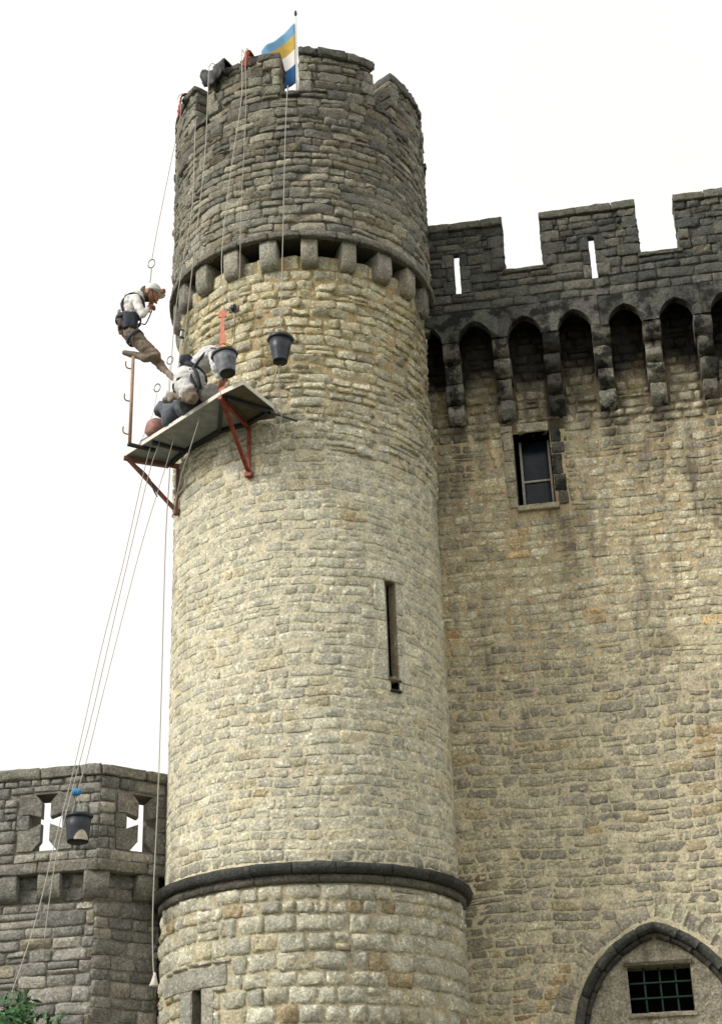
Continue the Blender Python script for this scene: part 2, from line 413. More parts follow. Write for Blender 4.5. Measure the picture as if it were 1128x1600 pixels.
def slab_with_holes(mb, mp, outer, holes, n0, n1, col=(0.3, 0.3, 0.3), mi=0):
    """flat wall piece: outline and holes in (u, z), from depth n0 (back) to n1 (front)"""
    loops = [outer] + holes; flat = [p for l in loops for p in l]
    tri = tessellate_polygon([[Vector((p[0], p[1], 0)) for p in l] for l in loops])
    u = np.array([p[0] for p in flat]); z = np.array([p[1] for p in flat]); k = len(flat)
    V = np.concatenate([mp(u, z, np.full(k, n1)), mp(u, z, np.full(k, n0))]); F = []
    for a, b, c in tri:
        ar = (u[b]-u[a])*(z[c]-z[a]) - (u[c]-u[a])*(z[b]-z[a])
        if ar < 0: a, b, c = a, c, b
        F += [(a, b, c), (k + a, k + c, k + b)]
    s = 0
    for l in loops:
        m_ = len(l)
        for i in range(m_): F.append((s + i, k + s + i, k + s + (i+1) % m_, s + (i+1) % m_))
        s += m_
    mb.add(V, F, col, mi); return mb

def pick(pal, wts, n):
    w_ = np.array(wts, float); i = rng.choice(len(pal), n, p=w_ / w_.sum()); return np.array(pal)[i]
def fbm(u, z, s):
    return (np.sin(s*u*1.3 + 2.1*np.sin(s*z*0.9)) + np.sin(s*z*1.7 + 1.3*np.sin(s*u*1.1 + 1)) + 0.6*np.sin(2.7*s*u - 2.1*s*z)) / 2.6
def smooth(x, a, b): t = np.clip((x - a) / (b - a), 0, 1); return t * t * (3 - 2 * t)

# stone colours (albedo)
PAL_SHAFT = [(0.57, 0.545, 0.435), (0.52, 0.505, 0.415), (0.63, 0.61, 0.50), (0.55, 0.50, 0.355), (0.46, 0.45, 0.38), (0.40, 0.325, 0.20)]
PAL_DRUM = [(0.255, 0.248, 0.207), (0.217, 0.214, 0.184), (0.302, 0.287, 0.233), (0.242, 0.218, 0.166), (0.175, 0.175, 0.156), (0.376, 0.353, 0.279)]
PAL_WALL = [(0.567, 0.525, 0.382), (0.503, 0.467, 0.348), (0.642, 0.604, 0.461), (0.439, 0.41, 0.319), (0.503, 0.425, 0.274), (0.374, 0.336, 0.255)]
PAL_WALL_LOW = [(0.443, 0.411, 0.309), (0.389, 0.36, 0.286), (0.529, 0.488, 0.353), (0.324, 0.302, 0.245), (0.464, 0.398, 0.26), (0.562, 0.519, 0.387)]
PAL_PARAPET = [(0.103, 0.105, 0.094), (0.08, 0.085, 0.078), (0.139, 0.137, 0.114), (0.059, 0.065, 0.061), (0.192, 0.178, 0.136)]
PAL_BASTION = [(0.32, 0.314, 0.289), (0.263, 0.261, 0.244), (0.389, 0.376, 0.333), (0.207, 0.207, 0.195), (0.326, 0.295, 0.232)]

def shade(base, U, f=0.10):
    S, V = U.shape
    c = base[:, None, :] * rng.uniform(1 - f, 1 + f, (S, 1, 1)) * np.ones((S, V, 1))
    return c * rng.uniform(0.9, 1.1, (S, V, 1))
def col_shaft(cu, cz, U, Z):
    S = len(cu)
    c = pick(PAL_SHAFT, [5, 4, 3, 1.6, 1.0, 0.18], S)
    warm = smooth(cz, 9.8, 11.6)[:, None] * 0.8
    c = c * (1 - warm * np.array([0.02, 0.07, 0.22]))
    c = shade(c, U)
    # darker right under the drum, grimy just above the string course
    g = smooth(Z, 12.2, 12.8) * 0.3 + (1 - smooth(Z, 5.2, 5.5)) * 0.35 * (fbm(U, Z, 2.3) > -0.2)
    g = g + smooth(fbm(U * 1.3, Z * 0.8, 2.6), 0.1, 0.7) * smooth(Z, 10.4, 11.6) * 0.38
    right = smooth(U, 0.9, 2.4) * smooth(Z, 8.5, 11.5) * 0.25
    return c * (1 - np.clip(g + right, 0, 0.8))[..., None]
def col_base(cu, cz, U, Z):
    c = shade(pick(PAL_SHAFT, [5, 4, 3, 1.6, 1.6, 0.5], len(cu)) * 0.93, U)
    return c * (1 - 0.5 * smooth(-U, 2.0, 2.8))[..., None]
def col_drum(cu, cz, U, Z):
    c = pick(PAL_DRUM, [5, 3.5, 3, 1.8, 1.6, 1.3], len(cu))
    c = c * (0.86 + 0.42 * (1 - smooth(cz, 12.9, 14.6)))[:, None]
    return shade(c, U, 0.16)
def wall_stain_shade(U, Z):
    """black weathering below the machicolation and by the window, plus painted shade in its recess and beside the tower"""
    recess_dark = smooth(Z + 0.12 * fbm(U, Z, 5), 11.12, 11.55) * 0.985  # black staining, deepened to paint the recess behind the arches as dark
    run = smooth(Z + 0.3 * fbm(U, Z, 3.1), 10.3, 11.2) * 0.30
    strip = (smooth(U, 3.02, 3.07) * (1 - smooth(U, 3.2, 3.27))) * smooth(Z + 0.1 * fbm(U, Z, 7), 9.45, 9.75) * 0.85
    strip2 = (smooth(U, 3.0, 3.1) * (1 - smooth(U, 3.25, 3.5))) * smooth(Z, 7.8, 9.2) * 0.3
    mould = (1 - smooth(U, 1.75, 2.15)) * smooth(Z, 4.4, 4.7) * (1 - smooth(Z, 5.2, 5.6)) * 0.45
    ph = (U - 1.945) / 0.6185; ph = np.abs(ph - np.round(ph)) * 0.6185
    drip = (1 - smooth(ph, 0.06, 0.17)) * smooth(Z + 0.45 * fbm(U, Z, 2.2), 9.6, 10.9) * 0.75
    side = (1 - smooth(U, 1.7, 2.3)) * smooth(Z, 8.2, 10.5) * 0.30  # painted shadow of the tower on the wall next to it
    return np.clip(np.maximum.reduce([recess_dark, run, strip, strip2, mould, drip, side]), 0, 0.985)
def col_wall(cu, cz, U, Z):
    n_ = len(cu)
    hi = pick(PAL_WALL, [5, 4, 3, 2, 1.0, 0.8], n_); lo = pick(PAL_WALL_LOW, [5, 4, 2.2, 2, 1.0, 1.2], n_)
    k = (cz + 0.8 * fbm(cu, cz, 1.4) > 7.6)[:, None]
    c = np.where(k, hi, lo)
    red = (fbm(cu, cz, 2.9) > 0.80)[:, None]
    c = np.where(red, c * np.array([1.1, 0.9, 0.7]), c)
    c = shade(c, U, 0.13)
    return c * (1 - wall_stain_shade(U, Z))[..., None]
def col_parapet(cu, cz, U, Z):
    return shade(pick(PAL_PARAPET, [5, 4, 2.5, 2, 0.7], len(cu)), U, 0.18)
def col_bastion(cu, cz, U, Z):
    return shade(pick(PAL_BASTION, [5, 4, 3, 2, 0.7], len(cu)), U, 0.12)
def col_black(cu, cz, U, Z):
    return shade(pick(PAL_PARAPET, [3, 4, 1, 3, 0.3], len(cu)) * 0.42, U, 0.2)  # near black: staining plus painted shade of the gap beside the tower

def tint(c, f=0.12): return tuple(np.array(c) * rng.uniform(1 - f, 1 + f) * rng.uniform(0.97, 1.03, 3))

# ------------------------------------------------------------------ ground
g = MB(); gs = 600
for i in range(12):
    for j in range(12):
        x0, y0 = -gs + i * gs / 6, -gs + j * gs / 6
        g.add([(x0, y0, 0), (x0 + gs/6, y0, 0), (x0 + gs/6, y0 + gs/6, 0), (x0, y0 + gs/6, 0)], [(0, 1, 2, 3)], (0.2, 0.2, 0.15))
tag(g.build('ground', M['ground'], None, False), kind='structure')

# ------------------------------------------------------------------ round tower
RS, RD = 1.605, 1.70                                          # radii of shaft and of the drum above
smap0, dmap = cyl_map(RS), cyl_map(RD)
def smap(u, z, n): return smap0(u, z, np.asarray(n, float) - 0.045 * smooth(np.asarray(z, float), 10.0, 11.4))   # the top of the shaft is eroded
tower = empty('round_tower', (AX[0], AX[1], 0), 'tall round stone tower with a dark battlemented drum on corbels and a string course', 'tower')
MORT_SHAFT, MORT_DRUM, MORT_WALL = (0.44, 0.385, 0.25), (0.19, 0.182, 0.15), (0.59, 0.53, 0.38)

def cyl_grid(mb, mp, rad, th0, th1, z0, z1, holes, n, col, dth=3.0, dz=0.2):
    ths = set(np.round(np.arange(th0, th1 + 0.01, dth), 3)); zs = set(np.round(np.arange(z0, z1 + 0.001, dz), 3)) | {z1}
    for (a, b, c, d) in holes: ths |= {a, b}; zs |= {c, d}
    ths = sorted(ths); zs = sorted(zz for zz in zs if z0 <= zz <= z1)
    T, Zg = np.meshgrid(ths, zs); u = np.radians(T) * rad
    P = mp(u.ravel(), Zg.ravel(), np.full(u.size, n)); k = len(ths); F = []
    for j in range(len(zs) - 1):
        for i in range(k - 1):
            tm, zm = (ths[i] + ths[i+1]) / 2, (zs[j] + zs[j+1]) / 2
            if any(a < tm < b and c < zm < d for a, b, c, d in holes): continue
            F.append((j*k + i, j*k + i + 1, (j+1)*k + i + 1, (j+1)*k + i))
    cc = np.array([col(x, y) if callable(col) else col for x, y in zip(u.ravel(), Zg.ravel())])
    mb.add(P, F, cc); return mb

SLIT = (34.5, 39.8, 7.235, 8.375); SPOUT = (35.6, 39.7, 7.10, 7.195); LOW = (-46.4, -41.3, 3.0, 4.062)
def mort_shaft(u, z):
    k = float(smooth(np.array(z), 9.6, 11.4)); g = 1 - 0.25 * float(smooth(np.array(z), 12.2, 12.7))
    a = np.array((0.65, 0.60, 0.45)) * (1 - k) + np.array((0.41, 0.32, 0.175)) * k
    return a * g
shaft = cyl_grid(MB(), smap, RS, -180, 180, 5.0, 12.60, [SLIT, SPOUT], 0.0, mort_shaft).build('shaft', M['mortar'], tower)
base = cyl_grid(MB(), cyl_map(1.622), 1.622, -180, 180, 0.0, 5.0, [LOW], 0.0, (0.47, 0.42, 0.295)).build('base', M['mortar'], tower)
drum = cyl_grid(MB(), dmap, RD, -180, 180, 12.78, 15.05, [], -0.032, MORT_DRUM)
# soffit, inner face and walk of the drum
def annulus(mb, z, r0, r1, col, flip=False, n=72):
    V = []; F = []
    for i in range(n):
        a = 2 * math.pi * i / n
        V += [(AX[0] + r0 * math.sin(a), AX[1] - r0 * math.cos(a), z), (AX[0] + r1 * math.sin(a), AX[1] - r1 * math.cos(a), z)]
    for i in range(n):
        j = (i + 1) % n; q = (2*i, 2*i + 1, 2*j + 1, 2*j); F.append(q if flip else q[::-1])
    mb.add(V, F, col)
annulus(drum, 12.78, 1.30, RD - 0.032, (0.07, 0.066, 0.055)); annulus(drum, 12.60, 1.30, RS - .044, (0.12, 0.11, 0.09), True); cyl_grid(drum, cyl_map(1.32), 1.32, -180, 180, 12.6, 12.79, [], 0.0, (0.05, 0.05, 0.045)); annulus(drum, 15.05, 1.32, RD - 0.032, (0.12, 0.115, 0.1), True)
annulus(drum, 14.1, 0.02, 1.32, (0.1, 0.1, 0.09), True)
cyl_grid(drum, cyl_map(1.32), 1.32, -180, 180, 14.1, 15.05, [], 0.0, (0.1, 0.1, 0.09))
drum = drum.build('drum', M['mortar'], tower)

def recess(mp, u0, u1, z0, z1, depth, parent, col, slope=0.0, squeeze=0.0, name='reveal'):
    mb = MB(); um = (u0 + u1) / 2
    V = mp(np.array([u0, u1, u1, u0, u0 + squeeze, u1 - squeeze, u1 - squeeze, u0 + squeeze]), np.array([z0, z0, z1, z1, z0 + slope, z0 + slope, z1, z1]),
           np.array([0.0, 0, 0, 0, -depth, -depth, -depth, -depth]))
    mb.add(V, [(0, 1, 5, 4), (1, 2, 6, 5), (2, 3, 7, 6), (3, 0, 4, 7)], col)
    return mb.build(name, M['render'], parent, False)
def th(d, rad=RS): return R(d) * rad

# arrow slit: reveal, dark pane, glazing bar, jamb stones, lintel, spout
sl = (th(SLIT[0]), th(SLIT[1]), SLIT[2], SLIT[3])
recess(smap, *sl, 0.125, shaft, (0.34, 0.29, 0.21), 0.06, 0.0)
mb = MB(); mb.add(smap(np.array([sl[0], sl[1], sl[1], sl[0]]), np.array([sl[2], sl[2], sl[3], sl[3]]), np.full(4, -0.123)), [(0, 1, 2, 3)]); mb.build('window_pane', M['dark'], shaft, False)
mb = rough_box(MB(), smap, (sl[0] + 0.075, sl[0] + 0.088), (sl[2] + 0.06, sl[3] - 0.0), (-0.105, -0.09), (1, 8, 1), 0.004, 0.001, (0.45, 0.45, 0.42)); mb.build('glazing_bar', M['render'], shaft)
DRESS = (0.60, 0.58, 0.475)
ul, ur = sl[0], sl[1]
jl = [(7.20, 7.53, 0.20), (7.545, 7.87, 0.12), (7.885, 7.99, 0.30), (8.0, 8.36, 0.15)]
jr = [(7.20, 7.50, 0.16), (7.515, 7.80, 0.07), (7.812, 7.98, 0.20), (7.992, 8.36, 0.085)]
blocks_s = []
for (a, b, wd) in jl:
    rough_box(MB(), smap, (ul - wd, ul - 0.002), (a, b), (-0.06, 0.012), (4, 4, 1), 0.01, 0.003, tint(DRESS)).build('jamb_stone', M['stone'], shaft); blocks_s.append((ul - wd, ul, a, b))
for (a, b, wd) in jr:
    rough_box(MB(), smap, (ur + 0.002, ur + wd), (a, b), (-0.06, 0.012), (4, 4, 1), 0.01, 0.003, tint(DRESS)).build('jamb_stone', M['stone'], shaft); blocks_s.append((ur, ur + wd, a, b))
rough_box(MB(), smap, (th(26.7), th(44.5)), (8.377, 8.565), (-0.06, 0.018), (8, 3, 1), 0.014, 0.003, tint((0.60, 0.58, 0.475))).build('lintel', M['stone'], shaft)
rough_box(MB(), smap, (ul - 0.002, ur + 0.01), (7.195, 7.234), (-0.2, 0.03), (3, 1, 2), 0.01, 0.006, (0.26, 0.22, 0.15)).build('sill', M['stone'], shaft)
sp = (th(SPOUT[0]), th(SPOUT[1]), SPOUT[2], SPOUT[3])
recess(smap, *sp, 0.3, shaft, (0.03, 0.028, 0.025), name='drain_hole')
rough_box(MB(), smap, (sp[0] - 0.012, sp[1] + 0.012), (7.072, 7.099), (-0.1, 0.035), (3, 1, 1), 0.008, 0.003, (0.06, 0.055, 0.045)).build('drain_lip', M['dark_stone'], shaft)
blocks_s += [(ul, ur, 7.06, 8.38), (th(26.7), th(44.5), 8.375, 8.567), (sp[0] - .02, sp[1] + .02, 7.06, 7.2)]
# low slit with its long lintel
bmap = cyl_map(1.622); rb = 1.622
lo_ = (th(LOW[0], rb), th(LOW[1], rb), LOW[2], LOW[3])
recess(bmap, *lo_, 0.35, base, (0.2, 0.185, 0.15))
mb = MB(); mb.add(bmap(np.array([lo_[0], lo_[1], lo_[1], lo_[0]]), np.array([lo_[2], lo_[2], lo_[3], lo_[3]]), np.full(4, -0.348)), [(0, 1, 2, 3)]); mb.build('window_pane', M['dark'], base, False)
rough_box(MB(), bmap, (th(-69, rb), th(-29.5, rb)), (4.064, 4.262), (-0.06, 0.012), (10, 3, 1), 0.012, 0.003, (0.33, 0.325, 0.285)).build('lintel', M['stone'], base)
rough_box(MB(), bmap, (th(-53.5, rb), th(-46.5, rb)), (3.2, 4.058), (-0.06, 0.012), (3, 6, 1), 0.012, 0.003, (0.30, 0.295, 0.26)).build('jamb_stone', M['stone'], base)
rough_box(MB(), bmap, (th(-41.2, rb), th(-35.2, rb)), (3.2, 4.058), (-0.06, 0.012), (3, 6, 1), 0.012, 0.003, (0.34, 0.33, 0.275)).build('jamb_stone', M['stone'], base)
blocks_b = [(th(-69, rb), th(-29.5, rb), 4.06, 4.266), (th(-53.5, rb), th(-35.2, rb), 2.5, 4.064)]
# string course: dark weathered lip and a thin roll below, in curved blocks
edges = [-178]
while edges[-1] < 100: edges.append(min(edges[-1] + rng.uniform(13, 23), 104))
for a, b in zip(edges[:-1], edges[1:]):
    prof = [(-0.06, 5.07), (0.10, 5.07), (0.125, 5.085), (0.142, 5.115), (0.146, 5.15), (0.135, 5.172), (0.02, 5.205), (-0.06, 5.205)]
    profile_block(MB(), cyl_map(RS), prof, th(a) + 0.003, th(b) - 0.003, 6, 0.0035, tint((0.055, 0.058, 0.053), 0.35)).build('string_block', M['dark_stone'], tower)
edges = [-178]
while edges[-1] < 100: edges.append(min(edges[-1] + rng.uniform(15, 24), 104))
for a, b in zip(edges[:-1], edges[1:]):
    prof = [(-0.06, 4.985), (0.03, 4.985), (0.05, 5.0), (0.055, 5.03), (0.055, 5.0685), (-0.06, 5.0685)]
    profile_block(MB(), cyl_map(1.622), prof, th(a, rb) + 0.003, th(b, rb) - 0.003, 6, 0.003, tint((0.13, 0.125, 0.105), 0.2)).build('string_roll', M['dark_stone'], tower)
# corbels under the drum
for i in range(21):
    d = 5.4 + i * 360 / 21
    d = (d + 180) % 360 - 180
    c0 = th(d) - 0.098 + rng.normal(0, 0.006); c1 = th(d) + 0.098 + rng.normal(0, 0.006)
    hz_ = rng.normal(0, 0.008)
    prof = [(-0.28, 12.40 + hz_), (0.0, 12.40 + hz_), (0.03, 12.41 + hz_), (0.06, 12.44 + hz_), (0.075, 12.50), (0.08, 12.56), (0.08, 12.778), (-0.28, 12.778)]
    ct = tint((0.27, 0.258, 0.21), 0.14) if abs(d) < 60 else tint((0.22, 0.21, 0.18), 0.14)
    profile_block(MB(), smap0, prof, c0, c1, 3, 0.004, ct).build('corbel', M['stone'], tower)
# battlements of the drum
CREN = [(-5.6 + 45 * k if k else -5.6, 2.7 + 45 * k if k else 2.7) for k in range(-4, 5)]
CREN = [(-4.9 - 0.7 + 44.9 * k, 2.7 + 44.4 * k + (0.6 if k else 0)) for k in range(-3, 4)]
CREN[3] = (-5.6, 2.7); CREN[4] = (37.4, 47.1); CREN[2] = (-51.0, -41.6)
merl = []
for k in range(len(CREN)):
    a = CREN[k][1]; b = CREN[k + 1][0] if k + 1 < len(CREN) else CREN[0][0] + 360
    merl.append((a, b))
crenel_blocks = [(th(a, RD), th(b, RD), 15.05, 17) for a, b in CREN]
for k, (a, b) in enumerate(merl):
    top = 15.66 if k != 2 else 15.60
    m_ = rough_box(MB(), dmap, (th(a, RD) + 0.03, th(b, RD) - 0.03), (15.05, top), (-0.37, -0.032), (14, 4, 2), 0.02, 0.006, MORT_DRUM).build('merlon', M['mortar'], drum)
    # end stones that show in the gaps, and the uneven capping stones
    for (e0, sgn) in ((a, 1), (b, -1)):
        z = 15.055
        while z < 15.60:
            hh = rng.uniform(0.12, 0.2); wd = rng.uniform(0.10, 0.22); e = th(e0, RD)
            uu = (e, e + wd) if sgn > 0 else (e - wd, e)
            zt = min(z + hh, top + 0.02)
            rough_box(MB(), dmap, uu, (z, zt - 0.008), (-0.385, 0.012 + rng.uniform(-.01, .012)), (3, 2, 4), 0.016, 0.007, tint(PAL_DRUM[rng.integers(0, 3)])).build('quoin_stone', M['dark_stone'], m_)
            crenel_blocks.append((uu[0], uu[1], z, zt)); z += hh
    u = th(a, RD) - 0.01; ue = th(b, RD) + 0.01; first = True
    while u < ue - 0.02:
        wd = rng.uniform(0.22, 0.46); v = min(u + wd, ue)
        if ue - v < 0.12: v = ue
        hgt = rng.uniform(0.10, 0.135) if k != 2 else rng.uniform(0.05, 0.13)
        rough_box(MB(), dmap, (u + 0.004, v - 0.004), (top + 0.003, top + hgt), (-0.41, 0.025 + rng.uniform(-.015, .02)), (5, 2, 4), 0.022, 0.008, tint((0.125, 0.125, 0.112), 0.2)).build('capping_stone', M['dark_stone'], m_)
        u = v
# sill stones of the gaps
for a, b in CREN:
    rough_box(MB(), dmap, (th(a, RD) + .002, th(b, RD) - .002), (14.99, 15.062), (-0.40, 0.03), (5, 1, 4), 0.016, 0.006, tint((0.12, 0.12, 0.108))).build('crenel_sill', M['dark_stone'], drum)
    crenel_blocks.append((th(a, RD), th(b, RD), 14.985, 15.07))
# ring of longer bed stones at the foot of the drum
u = th(-178, RD)
while u < th(178, RD):
    v = min(u + rng.uniform(0.26, 0.5), th(178, RD))
    rough_box(MB(), dmap, (u + .004, v - .004), (12.782, 12.868), (-0.07, 0.036 + rng.uniform(-.006, .008)), (5, 2, 1), 0.012, 0.004, tint((0.20, 0.195, 0.168), 0.15)).build('bed_stone', M['dark_stone'], drum)
    u = v
# stones
B = []
lay = layout(th(-178), th(104), 5.22, 12.40, (0.088, 0.15), (1.1, 2.7), blocks_s, None, 0.10)
cb = [(th((5.4 + i * 360 / 21 + 180) % 360 - 180) - .105, th((5.4 + i * 360 / 21 + 180) % 360 - 180) + .105, 12.38, 12.9) for i in range(21)]
lay2 = layout(th(-178), th(104), 12.40, 12.61, (0.20, 0.22), (1.0, 1.9), cb, None, 0)
# the re-pointed lower shaft is flush, the untouched top is eroded
low_ = lay[lay[:, 3] < 9.9]; hi_ = lay[lay[:, 3] >= 9.9]
P, C = stones(low_, smap, 0.0055, (0.0012, 0.0055), -0.0004, -0.02, 0.0038, 0.0022, 0.2, 0.07, 0.032, col_shaft); B.append((shaft, P, C))
P, C = stones(hi_, smap, 0.0075, (0.008, 0.030), 0.006, -0.03, 0.010, 0.012, 0.22, 0.08, 0.032, col_shaft); B.append((shaft, P, C))
P, C = stones(lay2, smap, 0.008, (0.004, 0.016), 0.0, -0.02, 0.005, 0.006, 0.12, 0.05, 0.0, col_shaft); B.append((shaft, P, C))
lay = layout(th(-178, rb), th(104, rb), 2.7, 4.982, (0.115, 0.19), (1.0, 2.0), blocks_b, None, 0.05)
P, C = stones(lay, bmap, 0.006, (0.010, 0.03), 0.0, -0.02, 0.013, 0.007, 0.14, 0.05, 0.012, col_base); B.append((base, P, C))
lay = layout(th(-178, RD), th(178, RD), 12.87, 15.65, (0.095, 0.165), (1.2, 2.8), crenel_blocks, None, 0.12)
P, C = stones(lay, dmap, 0.005, (-0.014, 0.004), -0.016, -0.055, 0.009, 0.010, 0.14, 0.06, 0.022, col_drum)
B.append((drum, P, C))
stone_sets(B[:4], tower, M['stone'], 230)
stone_sets(B[4:], tower, M['dark_stone'], 70)

# ------------------------------------------------------------------ main wall (keep)
keep = empty('keep_wall', (2.5, 16.6, 0), 'high rubble stone wall with arched machicolations and dark battlements right of the tower', 'wall')
S0, S1 = 0.5, 7.6
WIN = (2.60, 3.05, 9.66, 10.655); GR = (3.315, 3.965, 3.79, 4.255)
AP = (3.63, 4.69); ACX, ACZ, AR = 0.30, -1.18, 1.212         # pointed arch: apex, arc centre offset, outer radius
def arch_pts(rad, n=16, foot=0.9):
    """outline of the pointed arch from left foot over the apex to right foot"""
    cz = AP[1] + ACZ; L = []
    cxl = AP[0] + ACX
    a1 = math.acos(-ACX / rad) if ACX < rad else math.pi / 2  # angle at the apex, measured from +u
    for i in range(n + 1):
        a = math.pi + (a1 - math.pi) * i / n
        L.append((cxl + rad * math.cos(a), cz + rad * math.sin(a)))
    Rr = [(2 * AP[0] - x, z) for x, z in L[::-1][1:]]
    L = [(L[0][0], cz - foot)] + L; Rr = Rr + [(Rr[-1][0], cz - foot)]
    return L + Rr
inner = arch_pts(AR - 0.05)
def in_arch(u, z, rad=AR + 0.02):
    cz = AP[1] + ACZ
    if z < cz: return abs(u - AP[0]) < rad - ACX
    du = abs(u - AP[0]); return (du + ACX) ** 2 + (z - cz) ** 2 < rad ** 2
mb = MB()
ih = [p for p in inner if True]
slab_with_holes(mb, wall_map, [(S0, 0), (S1, 0), (S1, 10.66), (S0, 10.66)],
                [[(WIN[0], WIN[2]), (WIN[0], WIN[3]), (WIN[1], WIN[3]), (WIN[1], WIN[2])], ih[::1]], -0.5, 0.0, MORT_WALL)
masonry = mb.build('masonry', M['wall_mortar'], keep, False)
gu, gz = np.meshgrid(np.linspace(S0, S1, 120), np.linspace(10.66, 12.35, 40)); k_ = 120
mb = MB().add(wall_map(gu.ravel(), gz.ravel(), np.full(gu.size, -0.001)), [(j_ * k_ + i_, j_ * k_ + i_ + 1, (j_ + 1) * k_ + i_ + 1, (j_ + 1) * k_ + i_) for j_ in range(39) for i_ in range(k_ - 1)],
              np.array(MORT_WALL) * 0.8 * (1 - wall_stain_shade(gu.ravel(), gz.ravel()))[:, None])
upper = mb.build('upper_masonry', M['wall_mortar'], keep, False)
# walk behind the parapet closes the machicolation from above
mb = MB(); rough_box(mb, wall_map, (S0, S1), (12.352, 12.45), (-1.6, 0.16), (2, 1, 1), 0.01, 0, (0.08, 0.08, 0.075)); mb.build('wall_walk', M['mortar'], keep, False)

# window: reveal, frame bars, panes, sill, lintel, jambs
u0, u1, z0, z1 = WIN
V = wall_map(np.array([u0, u1, u1, u0] * 2), np.array([z0, z0, z1, z1] * 2), np.array([-0.001] * 4 + [-0.45] * 4))
MB().add(V, [(0, 1, 5, 4), (1, 2, 6, 5), (3, 0, 4, 7)], (0.17, 0.145, 0.105)).build('reveal', M['render'], keep, False)
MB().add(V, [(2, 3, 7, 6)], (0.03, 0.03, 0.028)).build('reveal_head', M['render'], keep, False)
fr = MB()
fn = (-0.275, -0.24)
for uu, zz in (((u0 + .055, u0 + .085), (z0, z1)), ((u1 - .045, u1 - .018), (z0, z1)), ((u0 + .085, u1 - .045), (10.085, 10.112))):
    rough_box(fr, wall_map, uu, zz, fn, (2, 4, 1), 0.004, 0.001)
wf = fr.build('window_frame', M['wood_grey'], keep)
for (a, b) in ((z0, 10.084), (10.113, z1 - .01)):
    rough_box(MB(), wall_map, (u0 + .086, u1 - .046), (a + .002, b), (-0.268, -0.256), (1, 1, 1), 0.001, 0.0).build('pane', M['glass'], wf)
MB().add(wall_map(np.array([u0, u1, u1, u0]), np.array([z0, z0, z1, z1]), np.full(4, -0.44)), [(0, 1, 2, 3)]).build('dark_room', M['dark'], keep, False)
rough_box(MB(), wall_map, (u0 - .01, u1 + .035), (z0 - .075, z0 - .003), (-0.18, 0.055), (6, 2, 2), 0.01, 0.003, (0.40, 0.36, 0.26)).build('window_sill', M['stone'], keep)
rough_box(MB(), wall_map, (u0 - .02, u1 + .02), (z0 - .16, z0 - .09), (-0.1, -0.035), (4, 2, 1), 0.01, 0.003, (0.035, 0.033, 0.03)).build('sill_recess', M['dark_stone'], keep)
rough_box(MB(), wall_map, (u0 + .06, u1 - .01), (z1 + .003, z1 + .125), (-0.12, 0.02), (6, 2, 1), 0.012, 0.004, (0.36, 0.345, 0.26)).build('lintel', M['stone'], keep)
for ja, jb, jw, jc in ((z0 + .16, z0 + .38, .15, (.10, .10, .088)), (z0 + .385, z0 + .66, .12, (.075, .078, .07)), (z0 + .665, z0 + .82, .16, (.12, .115, .10)), (z0 + .825, z1 + .02, .13, (.055, .058, .054))):
    rough_box(MB(), wall_map, (u1 + .004, u1 + jw), (ja, jb), (-0.12, 0.010 + rng.normal(0, .003)), (3, 4, 1), 0.012, 0.005, jc).build('jamb_stone', M['crust_stone'], keep)
rough_box(MB(), wall_map, (u1 + .04, u1 + .15), (z0 - .02, z0 + .15), (-0.12, 0.016), (3, 3, 1), 0.012, 0.004, (0.11, 0.105, 0.09)).build('jamb_stone', M['dark_stone'], keep)
z = z0 - .02
while z < z1 + .1:
    hh = min(rng.uniform(0.14, 0.3), z1 + .12 - z)
    if hh < .06: break
    rough_box(MB(), wall_map, (u0 - rng.uniform(.09, .16), u0 - .003), (z + .005, z + hh - .005), (-0.12, 0.014), (3, 4, 1), 0.012, 0.004, tint((0.33, 0.30, 0.22))).build('jamb_stone', M['stone'], keep)
    z += hh
blocks_w = [(u0 - .13, u1 + .16, z0 - .17, z1 + .13)]

# pointed blind arch: radiating voussoirs, dark hood mould, rendered infill, barred window
cz = AP[1] + ACZ
def arc_uz(rad, a, side):
    x = ACX + rad * math.cos(a); uu = AP[0] + x if side < 0 else AP[0] - x
    return uu, cz + rad * math.sin(a)
def ring_block(rad0, rad1, a0, a1, side, n0, n1, col, name, mat, seg=5, rough=0.003):
    V = []; F = []; angs = np.linspace(a0, a1, seg + 1)
    prof = [(rad0, n0), (rad0, n1 * 0.6 + n0 * 0.4), (rad0 + (rad1 - rad0) * 0.35, n1), (rad1 - 0.012, n1), (rad1, n1 - 0.012), (rad1, n0)]
    k = len(prof)
    for a in angs:
        for (rr, nn) in prof:
            uu, zz = arc_uz(rr + rng.normal(0, rough), a, side); uu = min(uu, AP[0] - 0.001) if side < 0 else max(uu, AP[0] + 0.001)
            V.append(wall_map(np.array(uu), np.array(zz), np.array(nn + rng.normal(0, rough))))
    for i in range(seg):
        for j in range(k):
            q = (i*k + j, i*k + (j+1) % k, (i+1)*k + (j+1) % k, (i+1)*k + j); F.append(q if side < 0 else q[::-1])
    F.append(tuple(range(k))[::-1]); F.append(tuple(seg*k + j for j in range(k)))
    return MB().add(V, F, col).build(name, mat, keep)
aap = math.acos(-ACX / AR)
